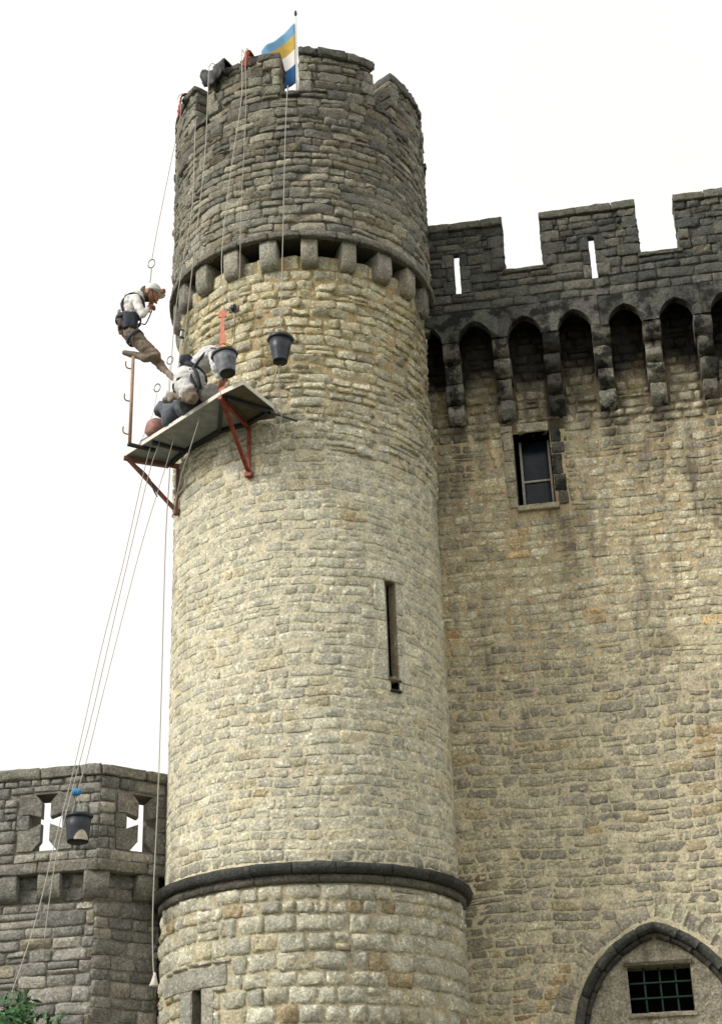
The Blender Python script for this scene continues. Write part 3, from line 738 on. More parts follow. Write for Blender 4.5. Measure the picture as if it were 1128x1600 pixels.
for side in (-1, 1):
    a = math.pi + 0.18; 
    while a > aap + 0.02:
        b = max(a - rng.uniform(0.18, 0.3), aap)
        if b - aap < 0.1: b = aap
        ring_block(AR - 0.09, AR, a - 0.004, b + 0.004, side, -0.10, 0.07, tint((0.085, 0.09, 0.08), 0.3), 'hood_mould_stone', M['dark_stone'])
        a = b
    a = math.pi + 0.18
    while a > aap + 0.03:
        b = max(a - rng.uniform(0.09, 0.2), aap)
        if b - aap < 0.09: b = aap
        ring_block(AR + 0.008, AR + rng.uniform(0.12, 0.26), a - 0.005, b + 0.005, side, -0.05, 0.008, tint(PAL_WALL_LOW[rng.integers(0, 4)], 0.08), 'voussoir', M['wall_stone'])
        a = b
    # inner order under the hood, coloured near black as the hood's shadow
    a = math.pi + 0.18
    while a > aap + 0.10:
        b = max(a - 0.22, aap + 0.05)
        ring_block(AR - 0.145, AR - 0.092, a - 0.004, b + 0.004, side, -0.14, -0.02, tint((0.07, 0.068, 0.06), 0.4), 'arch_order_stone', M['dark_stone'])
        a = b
inn2 = arch_pts(AR - 0.052)
mb = slab_with_holes(MB(), wall_map, inn2, [[(GR[0], GR[2]), (GR[0], GR[3]), (GR[1], GR[3]), (GR[1], GR[2])]], -0.40, -0.11, (0.36, 0.33, 0.265))
mb.build('arch_infill', streaked(stone_material('rough_infill_render', 0.9, 0.3, 0.012, 0.2, 1.15)), keep, False)
rough_box(MB(), wall_map, (GR[0] - .03, GR[1] + .02), (GR[3] + .004, GR[3] + .045), (-0.2, -0.085), (6, 1, 1), 0.008, 0.003, (0.12, 0.105, 0.075)).build('lintel', M['stone'], keep)
rough_box(MB(), wall_map, (GR[0] - .02, GR[1] + .02), (GR[2] - .05, GR[2] - .004), (-0.28, -0.095), (6, 1, 1), 0.008, 0.004, (0.33, 0.30, 0.24)).build('window_sill', M['stone'], keep)
MB().add(wall_map(np.array([GR[0], GR[1], GR[1], GR[0]]), np.array([GR[2], GR[2], GR[3], GR[3]]), np.full(4, -0.395)), [(0, 1, 2, 3)]).build('dark_room', M['dark'], keep, False)
for i in range(1, 4):
    uu = GR[0] + (GR[1] - GR[0]) * (i / 4 + 0.005); rough_box(MB(), wall_map, (uu - .010, uu + .010), (GR[2], GR[3]), (-0.23, -0.21), (1, 3, 1), 0.005, 0.001).build('iron_bar', M['iron'], keep)
for zz in (3.945, 4.098):
    rough_box(MB(), wall_map, (GR[0], GR[1]), (zz - .010, zz + .010), (-0.209, -0.192), (4, 1, 1), 0.005, 0.001).build('iron_bar', M['iron'], keep)
for i in range(16):   # dry moss tufts on the sill
    uu = rng.uniform(GR[0] + .08, GR[1] - .02); mb = MB()
    for j in range(10):
        a = rng.uniform(0, 6.28); l = rng.uniform(.015, .05)
        b0 = wall_map(np.array(uu + rng.normal(0, .02)), np.array(GR[2] - .045), np.array(-0.09))
        t = b0 + np.array([rng.normal(0, .012), -rng.uniform(0, .02), -l * rng.uniform(-.3, 1)])
        mb.add([b0 - [.004, 0, 0], b0 + [.004, 0, 0], t], [(0, 1, 2)])
    if i == 0: moss = MB()
    moss.add(mb.v, mb.f)
tag(moss.build('moss_tufts', plain('dry_moss', (0.13, 0.085, 0.035), 0.9), keep), kind='stuff')

# machicolation: four-tier corbels, arch blocks
PN = 0.42; PITCHB = 0.6185
cen = [1.945 + PITCHB * i for i in range(-2, 10)]
for ci, c0 in enumerate(cen):
    if c0 > S1 - 0.15: continue
    dk = 0.25 if abs(c0 - 3.18) < .1 else (0.6 if c0 > 4.9 else 1.0)
    tiers = [(11.57, 11.805, 0.41), (11.325, 11.565, 0.315), (11.08, 11.32, 0.215), (10.82, 11.075, 0.115)]
    for (a, b, nn) in tiers:
        hgt = b - a; q = max(nn - 0.15, 0.0)
        prof = [(-0.05, a), (max(q - .02, 0.0), a), (max(q, 0.02), a + .012)] + [(q + (nn - q) * math.sin(t), a + .012 + hgt * 0.55 * (1 - math.cos(t))) for t in (0.4, 0.8, 1.15, 1.5)] + [(nn, b - .01), (nn - .01, b), (-0.05, b)]
        cc = tint(np.array((0.21, 0.205, 0.178)) * dk * (1.2 if a < 11.4 else 0.9), 0.2)
        profile_block(MB(), wall_map, [(n_ + (rng.normal(0, .012) if n_ > .05 else 0), z_ + (abs(rng.normal(0, .008)) if z_ < a + .1 else 0)) for n_, z_ in prof], c0 - .102 + rng.normal(0, .008), c0 + .102 + rng.normal(0, .008), 4, 0.008, cc).build('corbel_stone', M['crust_stone'], keep)
ZT = 12.245
for i in range(len(cen) - 1):
    c0, c1 = cen[i], cen[i + 1]
    if c1 > S1 - 0.1: break
    apx = (c0 + c1) / 2; sp0, sp1 = c0 + .099, c1 - .099; zs_, za = 11.825, 12.10; hw_ = (sp1 - sp0) / 2
    # left half block: from corbel centre to apex
    arc = []
    rr = ((za - zs_) ** 2 + hw_ ** 2) / (2 * hw_) * 1.0
    for t in np.linspace(0, 1, 8):
        ang = math.asin(min(1, (za - zs_) / rr)) * t
        arc.append((sp0 + rr - rr * math.cos(ang), zs_ + rr * math.sin(ang)))
    arc[-1] = (apx - 0.0015, za)
    tl = ZT + rng.normal(0, .01)
    left = [(c0 + .0015, zs_ - 0.004), (sp0, zs_ - 0.004)] + arc + [(apx - .0015, tl), (c0 + .0015, tl)]
    right = [(2 * apx - x, z_) for x, z_ in left][::-1]
    for poly in (left, right):
        mb = slab_with_holes(MB(), wall_map, poly, [], 0.27, PN + rng.normal(0, .006), tint((0.10, 0.102, 0.092), 0.3))
        mb.build('arch_block', M['crust_stone'], keep, False)
# parapet with merlons, loops and copings
LOOPS = [2.095, 3.81, 5.52]; MERL = [(0.6, 2.695), (3.20, 4.39), (4.895, 6.1), (6.6, S1)]
LZ0, LZ1 = 12.53, 13.14
pn0, pn1 = 0.16, PN - 0.03
DPC = (0.095, 0.093, 0.08)
outer = [(0.6, 12.25), (S1, 12.25), (S1, 13.50), (6.6, 13.50), (6.6, 12.80), (6.1, 12.80), (6.1, 13.50), (4.895, 13.50), (4.895, 12.80), (4.39, 12.80), (4.39, 13.50), (3.20, 13.50), (3.20, 12.80), (2.695, 12.80), (2.695, 13.50), (0.6, 13.50)]
holes = [[(l - .037, LZ0), (l - .037, LZ1), (l + .037, LZ1), (l + .037, LZ0)] for l in LOOPS]
# front leaf with the narrow loop, back leaf with a taller and wider splay
parapet = slab_with_holes(MB(), wall_map, outer, holes, pn1 - 0.07, pn1, DPC)
holes2 = [[(l - .10, LZ0 - .03), (l - .10, LZ1 + .26), (l + .10, LZ1 + .26), (l + .10, LZ0 - .03)] for l in LOOPS]
slab_with_holes(parapet, wall_map, outer, holes2, pn0, pn1 - 0.0701, DPC)
parapet = parapet.build('parapet', M['mortar'], keep, False)
for l in LOOPS:   # dressed cheeks of the loops
    for sg in (-1, 1):
        z = LZ0
        for hh in (0.2, 0.21, 0.2):
            a, b = (l - .037 - rng.uniform(.08, .16), l - .0375) if sg < 0 else (l + .0375, l + .037 + rng.uniform(.08, .16))
            rough_box(MB(), wall_map, (a, b), (z + .003, z + hh - .003), (pn1 - .06, PN + rng.normal(0, .006)), (3, 3, 1), 0.01, 0.004, tint(PAL_PARAPET[rng.integers(0, 4)])).build('loop_stone', M['dark_stone'], parapet); z += hh
blocks_p = [(l - .13, l + .13, LZ0 - .0, LZ1 + .0) for l in LOOPS]
for (a, b) in MERL:
    u = a - (0.015 if a > 1 else 0)
    bb = b + 0.02
    while u < bb - 0.02:
        v = min(u + rng.uniform(0.3, 0.55), bb)
        if bb - v < .15: v = bb
        rough_box(MB(), wall_map, (u + .002, v - .002), (13.503, 13.61 + rng.normal(0, .006)), (pn0 - .03, PN + .03), (5, 2, 3), 0.014, 0.004, tint((0.15, 0.146, 0.125), 0.12)).build('coping_stone', M['dark_stone'], parapet); u = v
    for e, sg in ((a, 1), (b, -1)):
        if e < 1 or e >= S1: continue
        z = 12.80
        while z < 13.44:
            hh = min(rng.uniform(.12, .2), 13.498 - z); wd = rng.uniform(.12, .28)
            if hh < 0.05: break
            uu = (e - .012, e + wd) if sg > 0 else (e - wd, e + .012)
            rough_box(MB(), wall_map, uu, (z + .003, z + hh - .003), (pn0 - .012, PN + rng.uniform(-.008, .01)), (4, 2, 3), 0.014, 0.006, tint(PAL_PARAPET[rng.integers(0, 4)])).build('quoin_stone', M['dark_stone'], parapet)
            blocks_p.append((uu[0], uu[1], z, z + hh)); z += hh
for (a, b) in ((2.695, 3.20), (4.39, 4.895), (6.1, 6.6)):
    rough_box(MB(), wall_map, (a - .02, b + .02), (12.745, 12.798), (pn0 - .02, PN + .022), (6, 1, 3), 0.012, 0.005, tint((0.13, 0.128, 0.112))).build('crenel_sill', M['dark_stone'], parapet)
    blocks_p.append((a - .02, b + .02, 12.74, 13.6)); blocks_p.append((a, b, 12.74, 14))
B = []
for a, b in ((2.695, 3.20), (4.39, 4.895), (6.1, 6.6)): pass
lay = layout(0.9, S1, ZT + .01, 13.50, (0.085, 0.16), (1.2, 3.0), blocks_p, None, 0.14)
pmap = lambda u, z, n: wall_map(u, z, np.asarray(n) + pn1)
P, C = stones(lay, pmap, 0.006, (0.018, 0.034), 0.014, -0.02, 0.008, 0.008, 0.13, 0.05, 0.008, col_parapet); B.append((parapet, P, C))
stone_sets(B, keep, M['dark_stone'], 60)
B = []
cblk = [(c - .11, c + .11, 10.84, 11.82) for c in cen]
lay = layout(1.0, S1 - .02, 2.6, 10.6, (0.088, 0.148), (1.1, 2.7), blocks_w + cblk, lambda u, z: in_arch(u, z, AR + 0.17), 0.12)
P, C = stones(lay, wall_map, 0.0066, (0.0015, 0.008), -0.0005, -0.03, 0.0045, 0.0034, 0.24, 0.08, 0.028, col_wall); B.append((masonry, P, C))
lay = layout(1.0, S1 - .02, 10.605, 12.3, (0.11, 0.17), (1.0, 2.2), blocks_w + cblk, None, 0.08)
P, C = stones(lay, wall_map, 0.010, (0.006, 0.03), -0.002, -0.03, 0.008, 0.010, 0.2, 0.08, 0.0, col_wall); B.append((upper, P, C))
# small packing stones between voussoirs and courses
stone_sets(B, keep, M['wall_stone'], 235)

# ------------------------------------------------------------------ bastion on the left
bast = empty('corner_bastion', (-3.4, 17.2, 0), 'low grey stone bastion with cross-shaped arrow loops and square corbels left of the round tower', 'bastion')
BC = np.array([-2.948, 16.40]); A1 = -WANG; A2 = R(35.85); A3 = R(80.85)
LCH = 0.90; BL = 4.3
d1, d2, d3 = [np.array([math.cos(a), math.sin(a)]) for a in (A1, A2, A3)]
BZ0, BZ1 = 5.44, 6.60
faces_p = [(BC - BL * d1, A1, BL), (BC, A2, LCH), (BC + LCH * d2, A3, 1.3)]
IN = 0.135                                                  # the shaft stands this far behind the parapet face
def inset(p, a, q, b, k):
    """corner of two faces after moving both in by k"""
    na, nb = np.array([math.sin(a), -math.cos(a)]), np.array([math.sin(b), -math.cos(b)])
    Mx = np.array([na, nb]); return q + np.linalg.solve(Mx, [-k, -k])
c12 = inset(None, A1, BC, A2, IN); c23 = inset(None, A2, BC + LCH * d2, A3, IN)
faces_s = [(c12 - BL * d1, A1, BL), (c12, A2, float(np.linalg.norm(c23 - c12))), (c23, A3, 1.5)]
DP = (0.24, 0.23, 0.20)
def cross_loop(uc, zc, sx=1.0):
    """arrow loop: tall slit with flared foot, head and arms"""
    w0 = 0.05 * sx; w1 = 0.135 * sx; ar = 0.19 * sx; f = 0.075
    return [(uc - w1, zc - .30), (uc + w1, zc - .30), (uc + w0, zc - .20), (uc + w0, zc - 0.005), (uc + ar, zc - .065), (uc + ar, zc + .10),
            (uc + w0, zc + .055), (uc + w0, zc + .23), (uc + w1, zc + .33), (uc - w1, zc + .33), (uc - w0, zc + .23), (uc - w0, zc + .055),
            (uc - ar, zc + .10), (uc - ar, zc - .065), (uc - w0, zc - 0.005), (uc - w0, zc - .20)]
bparts = []; B = []; Bd = []
for fi, (o, a, L) in enumerate(faces_p):
    mp = plane_map(o[0], o[1], a)
    if fi == 0: lc = [BL - 0.615, BL - 2.4]
    elif fi == 1: lc = [0.52]
    else: lc = []
    hl = [cross_loop(c, 5.985) for c in lc]
    mb = slab_with_holes(MB(), mp, [(0, BZ0 + .12), (L, BZ0 + .12), (L, BZ1 - .12), (0, BZ1 - .12)], [h[::-1] for h in hl], -0.08, -0.02, DP)
    bx0 = 0.0 if fi == 0 else 0.16
    slab_with_holes(mb, mp, [(bx0, BZ0 + .12), (L - .16, BZ0 + .12), (L - .16, BZ1 - .12), (bx0, BZ1 - .12)], [[(c - .2, 5.685), (c - .2, 6.315), (c + .2, 6.315), (c + .2, 5.685)] for c in lc], -0.38, -0.0801, DP)
    pp = mb.build('parapet', M['mortar'], bast, False); bparts.append(pp)
    # cornice and coping stones
    u = -0.0
    while u < L - .01:
        v = min(u + rng.uniform(.35, .65), L + (0.0 if fi < 2 else 0))
        if L - v < .2: v = L
        rough_box(MB(), mp, (u + .003, v - .003), (BZ0, BZ0 + .118), (-0.30, 0.008), (5, 2, 2), 0.012, 0.004, tint((0.25, 0.243, 0.215), .14)).build('cornice_stone', M['dark_stone'], pp)
        u = v
    u = 0
    while u < L - .01:
        v = min(u + rng.uniform(.4, .7), L)
        if L - v < .2: v = L
        rough_box(MB(), mp, (u + .003, v - .003), (BZ1 - .118, BZ1 + rng.normal(0, .006)), (-0.25, 0.035), (5, 2, 3), 0.016, 0.005, tint((0.225, 0.22, 0.198), .14)).build('coping_stone', M['dark_stone'], pp)
        u = v
    # dressed stones round the loops, cut to the loop's outline
    blk = []
    for c in lc:
        zc = 5.985; e = 0.0025; g1 = 0.31
        w0, w1, ar = .05, .135, .19
        for sg in (-1, 1):
            up = [(c + sg * (w0 + e), zc + .055 + e * 4), (c + sg * (ar + e), zc + .10 + e * 4), (c + sg * g1, zc + .10), (c + sg * g1, zc + .33), (c + sg * (w1 + e), zc + .33), (c + sg * (w0 + e), zc + .23)]
            dn = [(c + sg * (w0 + e), zc - .008), (c + sg * (w0 + e), zc - .20), (c + sg * (w1 + e), zc - .30), (c + sg * g1, zc - .30), (c + sg * g1, zc - .068), (c + sg * (ar + e), zc - .068)]
            md = [(c + sg * (ar + e), zc - .06), (c + sg * (ar + .14), zc - .06), (c + sg * (ar + .14), zc + .095), (c + sg * (ar + e), zc + .095)]
            for poly in (up, dn, md):
                ar_ = sum(poly[i][0] * poly[(i+1) % len(poly)][1] - poly[(i+1) % len(poly)][0] * poly[i][1] for i in range(len(poly)))
                if ar_ < 0: poly = poly[::-1]
                slab_with_holes(MB(), mp, poly, [], -0.05, 0.002 + rng.normal(0, .002), tint((0.225, 0.22, 0.198), .12)).build('loop_stone', M['dark_stone'], pp, False)
        blk.append((c - .335, c + .335, zc - .305, zc + .335))
    lay = layout(0, L, BZ0 + .12, BZ1 - .12, (0.095, 0.155), (1.3, 2.8), blk, None, 0.12)
    P, C = stones(lay, mp, 0.006, (0.0, 0.014), -0.004, -0.03, 0.005, 0.006, 0.12, 0.05, 0.0, col_bastion); B.append((pp, P, C))
for fi, (o, a, L) in enumerate(faces_s):
    mp = plane_map(o[0], o[1], a)
    mb = slab_with_holes(MB(), mp, [(0, 0), (L, 0), (L, BZ0 - .001), (0, BZ0 - .001)], [], -0.2, -0.012, DP if fi < 2 else (0.03, 0.03, 0.028))  # third face's mortar is darkened too, as shade of the narrow gap
    pp = mb.build('shaft_face', M['mortar'], bast, False)
    lay = layout(0, L, 2.6, BZ0 - .3 if fi < 2 else BZ0, (0.11, 0.175), (1.4, 3.2), [], None, 0.10)
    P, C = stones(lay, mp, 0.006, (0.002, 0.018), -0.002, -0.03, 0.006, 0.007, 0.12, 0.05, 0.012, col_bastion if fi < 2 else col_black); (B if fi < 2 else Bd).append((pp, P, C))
    if fi < 2:
        lay = layout(0, L, BZ0 - .3, BZ0 - .004, (0.14, 0.16), (1.2, 2.2), [], None, 0)
        P, C = stones(lay, mp, 0.006, (0.002, 0.014), -0.002, -0.03, 0.005, 0.007, 0.12, 0.05, 0.0, col_bastion); B.append((pp, P, C * 0.8))
# square corbels
def bcorbel(o, a, u0, u1, col, name='corbel'):
    mp = plane_map(o[0], o[1], a)
    prof = [(-0.05, 5.165), (0.03, 5.165), (0.07, 5.19), (0.10, 5.24), (0.118, 5.32), (0.12, BZ0 - .004), (-0.05, BZ0 - .004)]
    profile_block(MB(), mp, prof, u0, u1, 3, 0.005, col).build(name, M['dark_stone'], bast)
o0 = faces_s[0][0]
for uc in [BL - 0.49 * k_ for k_ in range(1, 9)]: bcorbel(o0, A1, uc - .125, uc + .125, tint((0.25, 0.243, 0.215), .12))
# the corner corbel straddles the arris between the two faces
am = (A1 + A2) / 2
bcorbel(c12 - 0.02 * np.array([math.sin(am), -math.cos(am)]), am, -.135, .135, tint((0.27, 0.262, 0.235), .1))
bcorbel(faces_s[1][0], A2, 0.44, 0.69, tint((0.22, 0.215, 0.192), .1))
stone_sets(B, bast, M['dark_stone'], 260)
stone_sets(Bd, bast, M['dark_stone'], 30)
# soffit slab and wall walk of the bastion
poly = [faces_p[0][0], BC, BC + LCH * d2, BC + LCH * d2 + 1.3 * d3, faces_p[0][0] + 2.2 * np.array([-math.sin(A1), math.cos(A1)])]
mb = MB(); k = len(poly)
mb.add([(p[0], p[1], BZ0 + .119) for p in poly] + [(p[0], p[1], BZ0 + .06) for p in poly], [tuple(range(k)), tuple(range(k, 2 * k))[::-1]], (0.06, 0.06, 0.055))
sh = np.array([0.12, 0.25]); mb.v = [(x + (0.0), y + 0.28, z) for x, y, z in mb.v]
mb.build('wall_walk', M['mortar'], bast, False)

# ------------------------------------------------------------------ small builders
def tube(mb, pts, r, n=6, col=(0.3, 0.3, 0.3), cap=True, mi=0):
    """round bar or rope through points; r a number or one per point"""
    pts = [Vector(p) for p in pts]; rs = r if hasattr(r, '__len__') else [r] * len(pts)
    V = []; F = []; prev = None
    for i, p in enumerate(pts):
        t = (pts[min(i + 1, len(pts) - 1)] - pts[max(i - 1, 0)]).normalized()
        if prev is None:
            a = t.cross(Vector((0, 0, 1)))
            if a.length < 1e-3: a = t.cross(Vector((1, 0, 0)))
            a.normalize()
        else: a = (prev - t * prev.dot(t)).normalized()
        prev = a; b = t.cross(a)
        for k in range(n):
            ang = 2 * math.pi * k / n; V.append(p + (a * math.cos(ang) + b * math.sin(ang)) * rs[i])
    for i in range(len(pts) - 1):
        for k in range(n): F.append((i*n + k, i*n + (k+1) % n, (i+1)*n + (k+1) % n, (i+1)*n + k))
    if cap: F += [tuple(range(n))[::-1], tuple((len(pts)-1)*n + k for k in range(n))]
    mb.add(V, F, col, mi); return mb
def bar(mb, p0, p1, wd, hg, upv=(0, 0, 1), mi=0):
    """square-section bar between two points"""
    p0, p1 = Vector(p0), Vector(p1); t = (p1 - p0).normalized(); up = Vector(upv)
    a = t.cross(up)
    if a.length < 1e-3: a = t.cross(Vector((1, 0, 0)))
    a.normalize(); b = a.cross(t).normalized()
    V = [p + a * sx * wd / 2 + b * sy * hg / 2 for p in (p0, p1) for sx, sy in ((-1, -1), (1, -1), (1, 1), (-1, 1))]
    mb.add(V, [(3, 2, 1, 0), (4, 5, 6, 7), (0, 1, 5, 4), (1, 2, 6, 5), (2, 3, 7, 6), (3, 0, 4, 7)], mi=mi); return mb
def lathe(mb, prof, c, axis=(0, 0, 1), n=24, mi=0):
    """profile [(radius, height)] turned about an axis through c"""
    q = Vector((0, 0, 1)).rotation_difference(Vector(axis).normalized()); c = Vector(c); V = []; F = []
    for (r_, h) in prof:
        for k in range(n):
            a = 2 * math.pi * k / n; V.append(c + q @ Vector((r_ * math.cos(a), r_ * math.sin(a), h)))
    for i in range(len(prof) - 1):
        for k in range(n): F.append((i*n + k, i*n + (k+1) % n, (i+1)*n + (k+1) % n, (i+1)*n + k))
    F += [tuple(range(n))[::-1], tuple((len(prof)-1)*n + k for k in range(n))]
    mb.add(V, F, mi=mi); return mb
def spline(pts, per=8):
    """smooth line through points"""
    P = [Vector(p) for p in pts]; P = [P[0] * 2 - P[1]] + P + [P[-1] * 2 - P[-2]]; o = []
    for i in range(1, len(P) - 2):
        a, b, c, d = P[i-1], P[i], P[i+1], P[i+2]
        for k in range(per):
            t = k / per
            o.append(0.5 * ((2*b) + (c - a) * t + (2*a - 5*b + 4*c - d) * t*t + (3*b - a - 3*c + d) * t**3))
    o.append(P[-2]); return o
def pol(rad, deg, z): return Vector((AX[0] + rad * math.sin(R(deg)), AX[1] - rad * math.cos(R(deg)), z))

# ------------------------------------------------------------------ flag and pole
PY = 15.85
pt, pb = at(462, 26, PY), at(467, 143, PY); pb = Vector((pt.x, PY, 14.1))
fp = empty('flagpole', pb, 'thin white flagpole with a small dark finial standing inside the battlements', 'flagpole')
tube(MB(), [pb, pt], [0.022, 0.014], 10).build('pole', plain('white_pole_paint', (0.72, 0.71, 0.68), 0.4), fp)
lathe(MB(), [(0.004, 0), (0.016, 0.02), (0.022, 0.05), (0.016, 0.09), (0.004, 0.115)], pt, (0, 0, 1), 10).build('finial', M['dark_steel'], fp)
ztop = at(462, 37, PY).z; zbot = at(466, 131, PY).z
FU, FV = 26, 32; V = []; F = []; mi = []
fl, hh = 0.72, ztop - zbot
for j in range(FV + 1):
    v = j / FV
    for i in range(FU + 1):
        u = i / FU
        dx = -fl * (0.66 * u - 0.04 * u * u) * (1 - 0.10 * v); droop = -fl * (0.70 * u + 0.10 * u * u)
        wv = 0.055 * math.sin(5.5 * u * (1 + 0.3 * v) + 2.2 * v) * min(1, 3 * u) + 0.02 * math.sin(13 * u + 5 * v) * u
        V.append((pt.x - 0.015 + dx, PY - 0.02 + wv - 0.05 * u, ztop - v * hh * (1 - 0.06 * u) + droop + 0.02 * math.sin(7 * u + 3 * v) * u))
for j in range(FV):
    for i in range(FU):
        v = (j + 0.5) / FV
        F.append((j*(FU+1) + i, j*(FU+1) + i + 1, (j+1)*(FU+1) + i + 1, (j+1)*(FU+1) + i))
        mi.append(0 if v < 0.20 else 1 if v < 0.43 else 2 if v < 0.68 else 3)
mb = MB(); mb.add(V, F); mb.mi = mi
fo = mb.build('flag', [M['flag_blue_pale'], M['flag_yellow'], M['flag_white'], M['flag_blue']])
sd = fo.modifiers.new('thickness', 'SOLIDIFY'); sd.thickness = 0.003
tag(fo, 'pale blue, yellow, white and deep blue striped flag drooping from the white flagpole', 'flag')
# ------------------------------------------------------------------ rope pads and rubber sheet on the battlements
def drape(name, pts, width, thick, mat, label, cat, ax):
    """strip of cloth over an edge; ax = direction across the strip"""
    pts = spline(pts, 5); ax = Vector(ax).normalized(); V = []; F = []
    for i, p in enumerate(pts):
        t = (pts[min(i+1, len(pts)-1)] - pts[max(i-1, 0)]).normalized(); nn = ax.cross(t).normalized()
        for k in range(5):
            s = (k / 4 - 0.5) * width * (1 + 0.12 * math.sin(i * 1.7))
            wob = rng.normal(0, thick * 0.6)
            V += [p + ax * s + nn * (wob + thick), p + ax * s + nn * (wob)]
    n = 10
    for i in range(len(pts) - 1):
        for k in range(4):
            a = i*n + 2*k; b = a + n
            F += [(a, a + 2, b + 2, b), (a + 1, b + 1, b + 3, a + 3)]
        F += [(i*n, (i+1)*n, (i+1)*n + 1, i*n + 1), (i*n + 8, i*n + 9, (i+1)*n + 9, (i+1)*n + 8)]
    F += [(0, 1, 3, 2), (2, 3, 5, 4), (4, 5, 7, 6), (6, 7, 9, 8)]; e = (len(pts)-1)*n
    F += [(e + 2, e + 3, e + 1, e), (e + 4, e + 5, e + 3, e + 2), (e + 6, e + 7, e + 5, e + 4), (e + 8, e + 9, e + 7, e + 6)]
    o = MB().add(V, F).build(name, mat); tag(o, label, cat); return o
def tang(deg): return (math.cos(R(deg)), math.sin(R(deg)), 0)
ZC = 15.80
drape('rope_pad', [pol(1.45, -19.5, ZC), pol(1.70, -19.3, ZC + .005), pol(1.785, -19.2, ZC - .03), pol(1.79, -19.8, ZC - .14), pol(1.785, -20.6, ZC - .27)], 0.065, 0.012, M['red_pad'], 'red canvas rope pad hanging over the battlement left of the flag', 'rope pad', tang(-19))
drape('rope_pad', [pol(1.45, -59, ZC), pol(1.70, -59.5, ZC + .0), pol(1.78, -60, ZC - .04), pol(1.79, -61.5, ZC - .16), pol(1.785, -63, ZC - .33)], 0.07, 0.012, M['red_pad'], 'small red rope pad at the far left edge of the drum battlements', 'rope pad', tang(-61))
mbt = MB(); V = []; F = []
na, nb = 13, 9
for i in range(na):
    for j in range(nb):
        a = -42.5 + 12.5 * i / (na - 1); t = j / (nb - 1)
        prof = [(1.35, 0.02), (1.55, 0.05), (1.70, 0.06), (1.80, 0.03), (1.835, -0.03), (1.83, -0.08), (1.81, -0.125), (1.80, -0.155), (1.79, -0.17)]
        r_, dz = prof[j]; ed = 0.11 * abs(math.sin(a * 0.9)) + 0.05 * math.sin(a * 2.1)
        q = pol(r_ + rng.normal(0, .012), a + rng.normal(0, .3), 15.715 + dz * (1 + ed * 5 if dz < 0 else 1) + rng.normal(0, .012) + 0.05 * math.sin(a * 0.55))
        V.append(q)
for i in range(na - 1):
    for j in range(nb - 1): F.append((i*nb + j, i*nb + j + 1, (i+1)*nb + j + 1, (i+1)*nb + j))
to = mbt.add(V, F).build('rubber_sheet', M['tarp']); sd = to.modifiers.new('thickness', 'SOLIDIFY'); sd.thickness = 0.02
tag(to, 'crumpled black rubber sheet draped over the broken merlon of the drum', 'rubber sheet')

# ------------------------------------------------------------------ working platform clamped to the tower
DZ = 10.30
plat = empty('work_platform', pol(2.0, -42, DZ), 'plywood work platform on red steel brackets clamped round the upper tower shaft', 'platform')
def deck(name, poly, z0, z1, mat, edge=None):
    k = len(poly); mb = MB()
    V = [(p.x, p.y, z0) for p in poly] + [(p.x, p.y, z1) for p in poly]
    mb.add(V, [tuple(range(k)), tuple(range(k, 2*k))[::-1]] + [(i, k + i, k + (i+1) % k, (i+1) % k) for i in range(k)])
    return mb.build(name, mat, plat, False)
b1, b2 = -20.6, -67.0
o1, o2 = pol(2.37, b1, 0), pol(2.27, b2, 0); mid = o1.lerp(o2, 0.64)
deck('deck_board', [o1, pol(1.67, b1, 0), pol(1.68, -30, 0), pol(1.68, -42, 0), pol(1.68, -54.5, 0), mid], DZ, DZ + .028, M['ply'])
deck('deck_board', [mid + Vector((-.004, .002, 0)), pol(1.68, -54.9, 0), pol(1.68, -61, 0), pol(1.69, b2, 0), pol(1.72, -73, 0), pol(2.22, -71.5, 0), o2], DZ, DZ + .028, M['ply'])
deck('deck_board', [pol(2.37, b1 + .25, 0), pol(2.50, -13.2, 0), pol(1.89, -8.4, 0), pol(1.67, -9.2, 0), pol(1.67, -15, 0), pol(1.67, b1 + .4, 0)], DZ, DZ + .028, plain('brown_plywood', (0.13, 0.108, 0.07), 0.7, 0, 0.3, 9, 0.002))
# pale edge strips, dark bearers
for p, q in ((o1, o2), (pol(2.50, -13.2, 0), pol(1.89, -8.4, 0)), (pol(2.38, b1 + .3, 0), pol(2.50, -13.2, 0))):
    d = (q - p).normalized(); nrm = Vector((d.y, -d.x, 0)) * 0.006
    if nrm.dot(Vector((p.x - AX[0], p.y - AX[1], 0))) < 0: nrm = -nrm
    bar(MB(), p + nrm + Vector((0, 0, DZ + .016)), q + nrm + Vector((0, 0, DZ + .016)), 0.010, 0.05).build('edge_strip', M['ply_edge'], plat, False)
for (r0, a0, r1, a1, w_) in ((2.34, b1, 1.70, -33.3, .045), (2.12, -55.0, 1.68, -54.7, .04), (2.32, b1 + 1.2, 1.86, -8.8, .045), (1.90, -9.0, 1.69, -20.2, .05), (1.70, -33, 1.68, -54, .05), (1.69, -55, 1.72, -66, .05), (1.69, b1, 1.70, -33, .05)):
    bar(MB(), pol(r0, a0, DZ - .022), pol(r1, a1, DZ - .022), w_, 0.042).build('bearer', M['dark_steel'], plat, False)
bar(MB(), pol(1.90, -9.3, DZ - .05), pol(1.67, -0.5, DZ - .06), 0.018, 0.018).build('tie_rod', M['dark_steel'], plat, False)
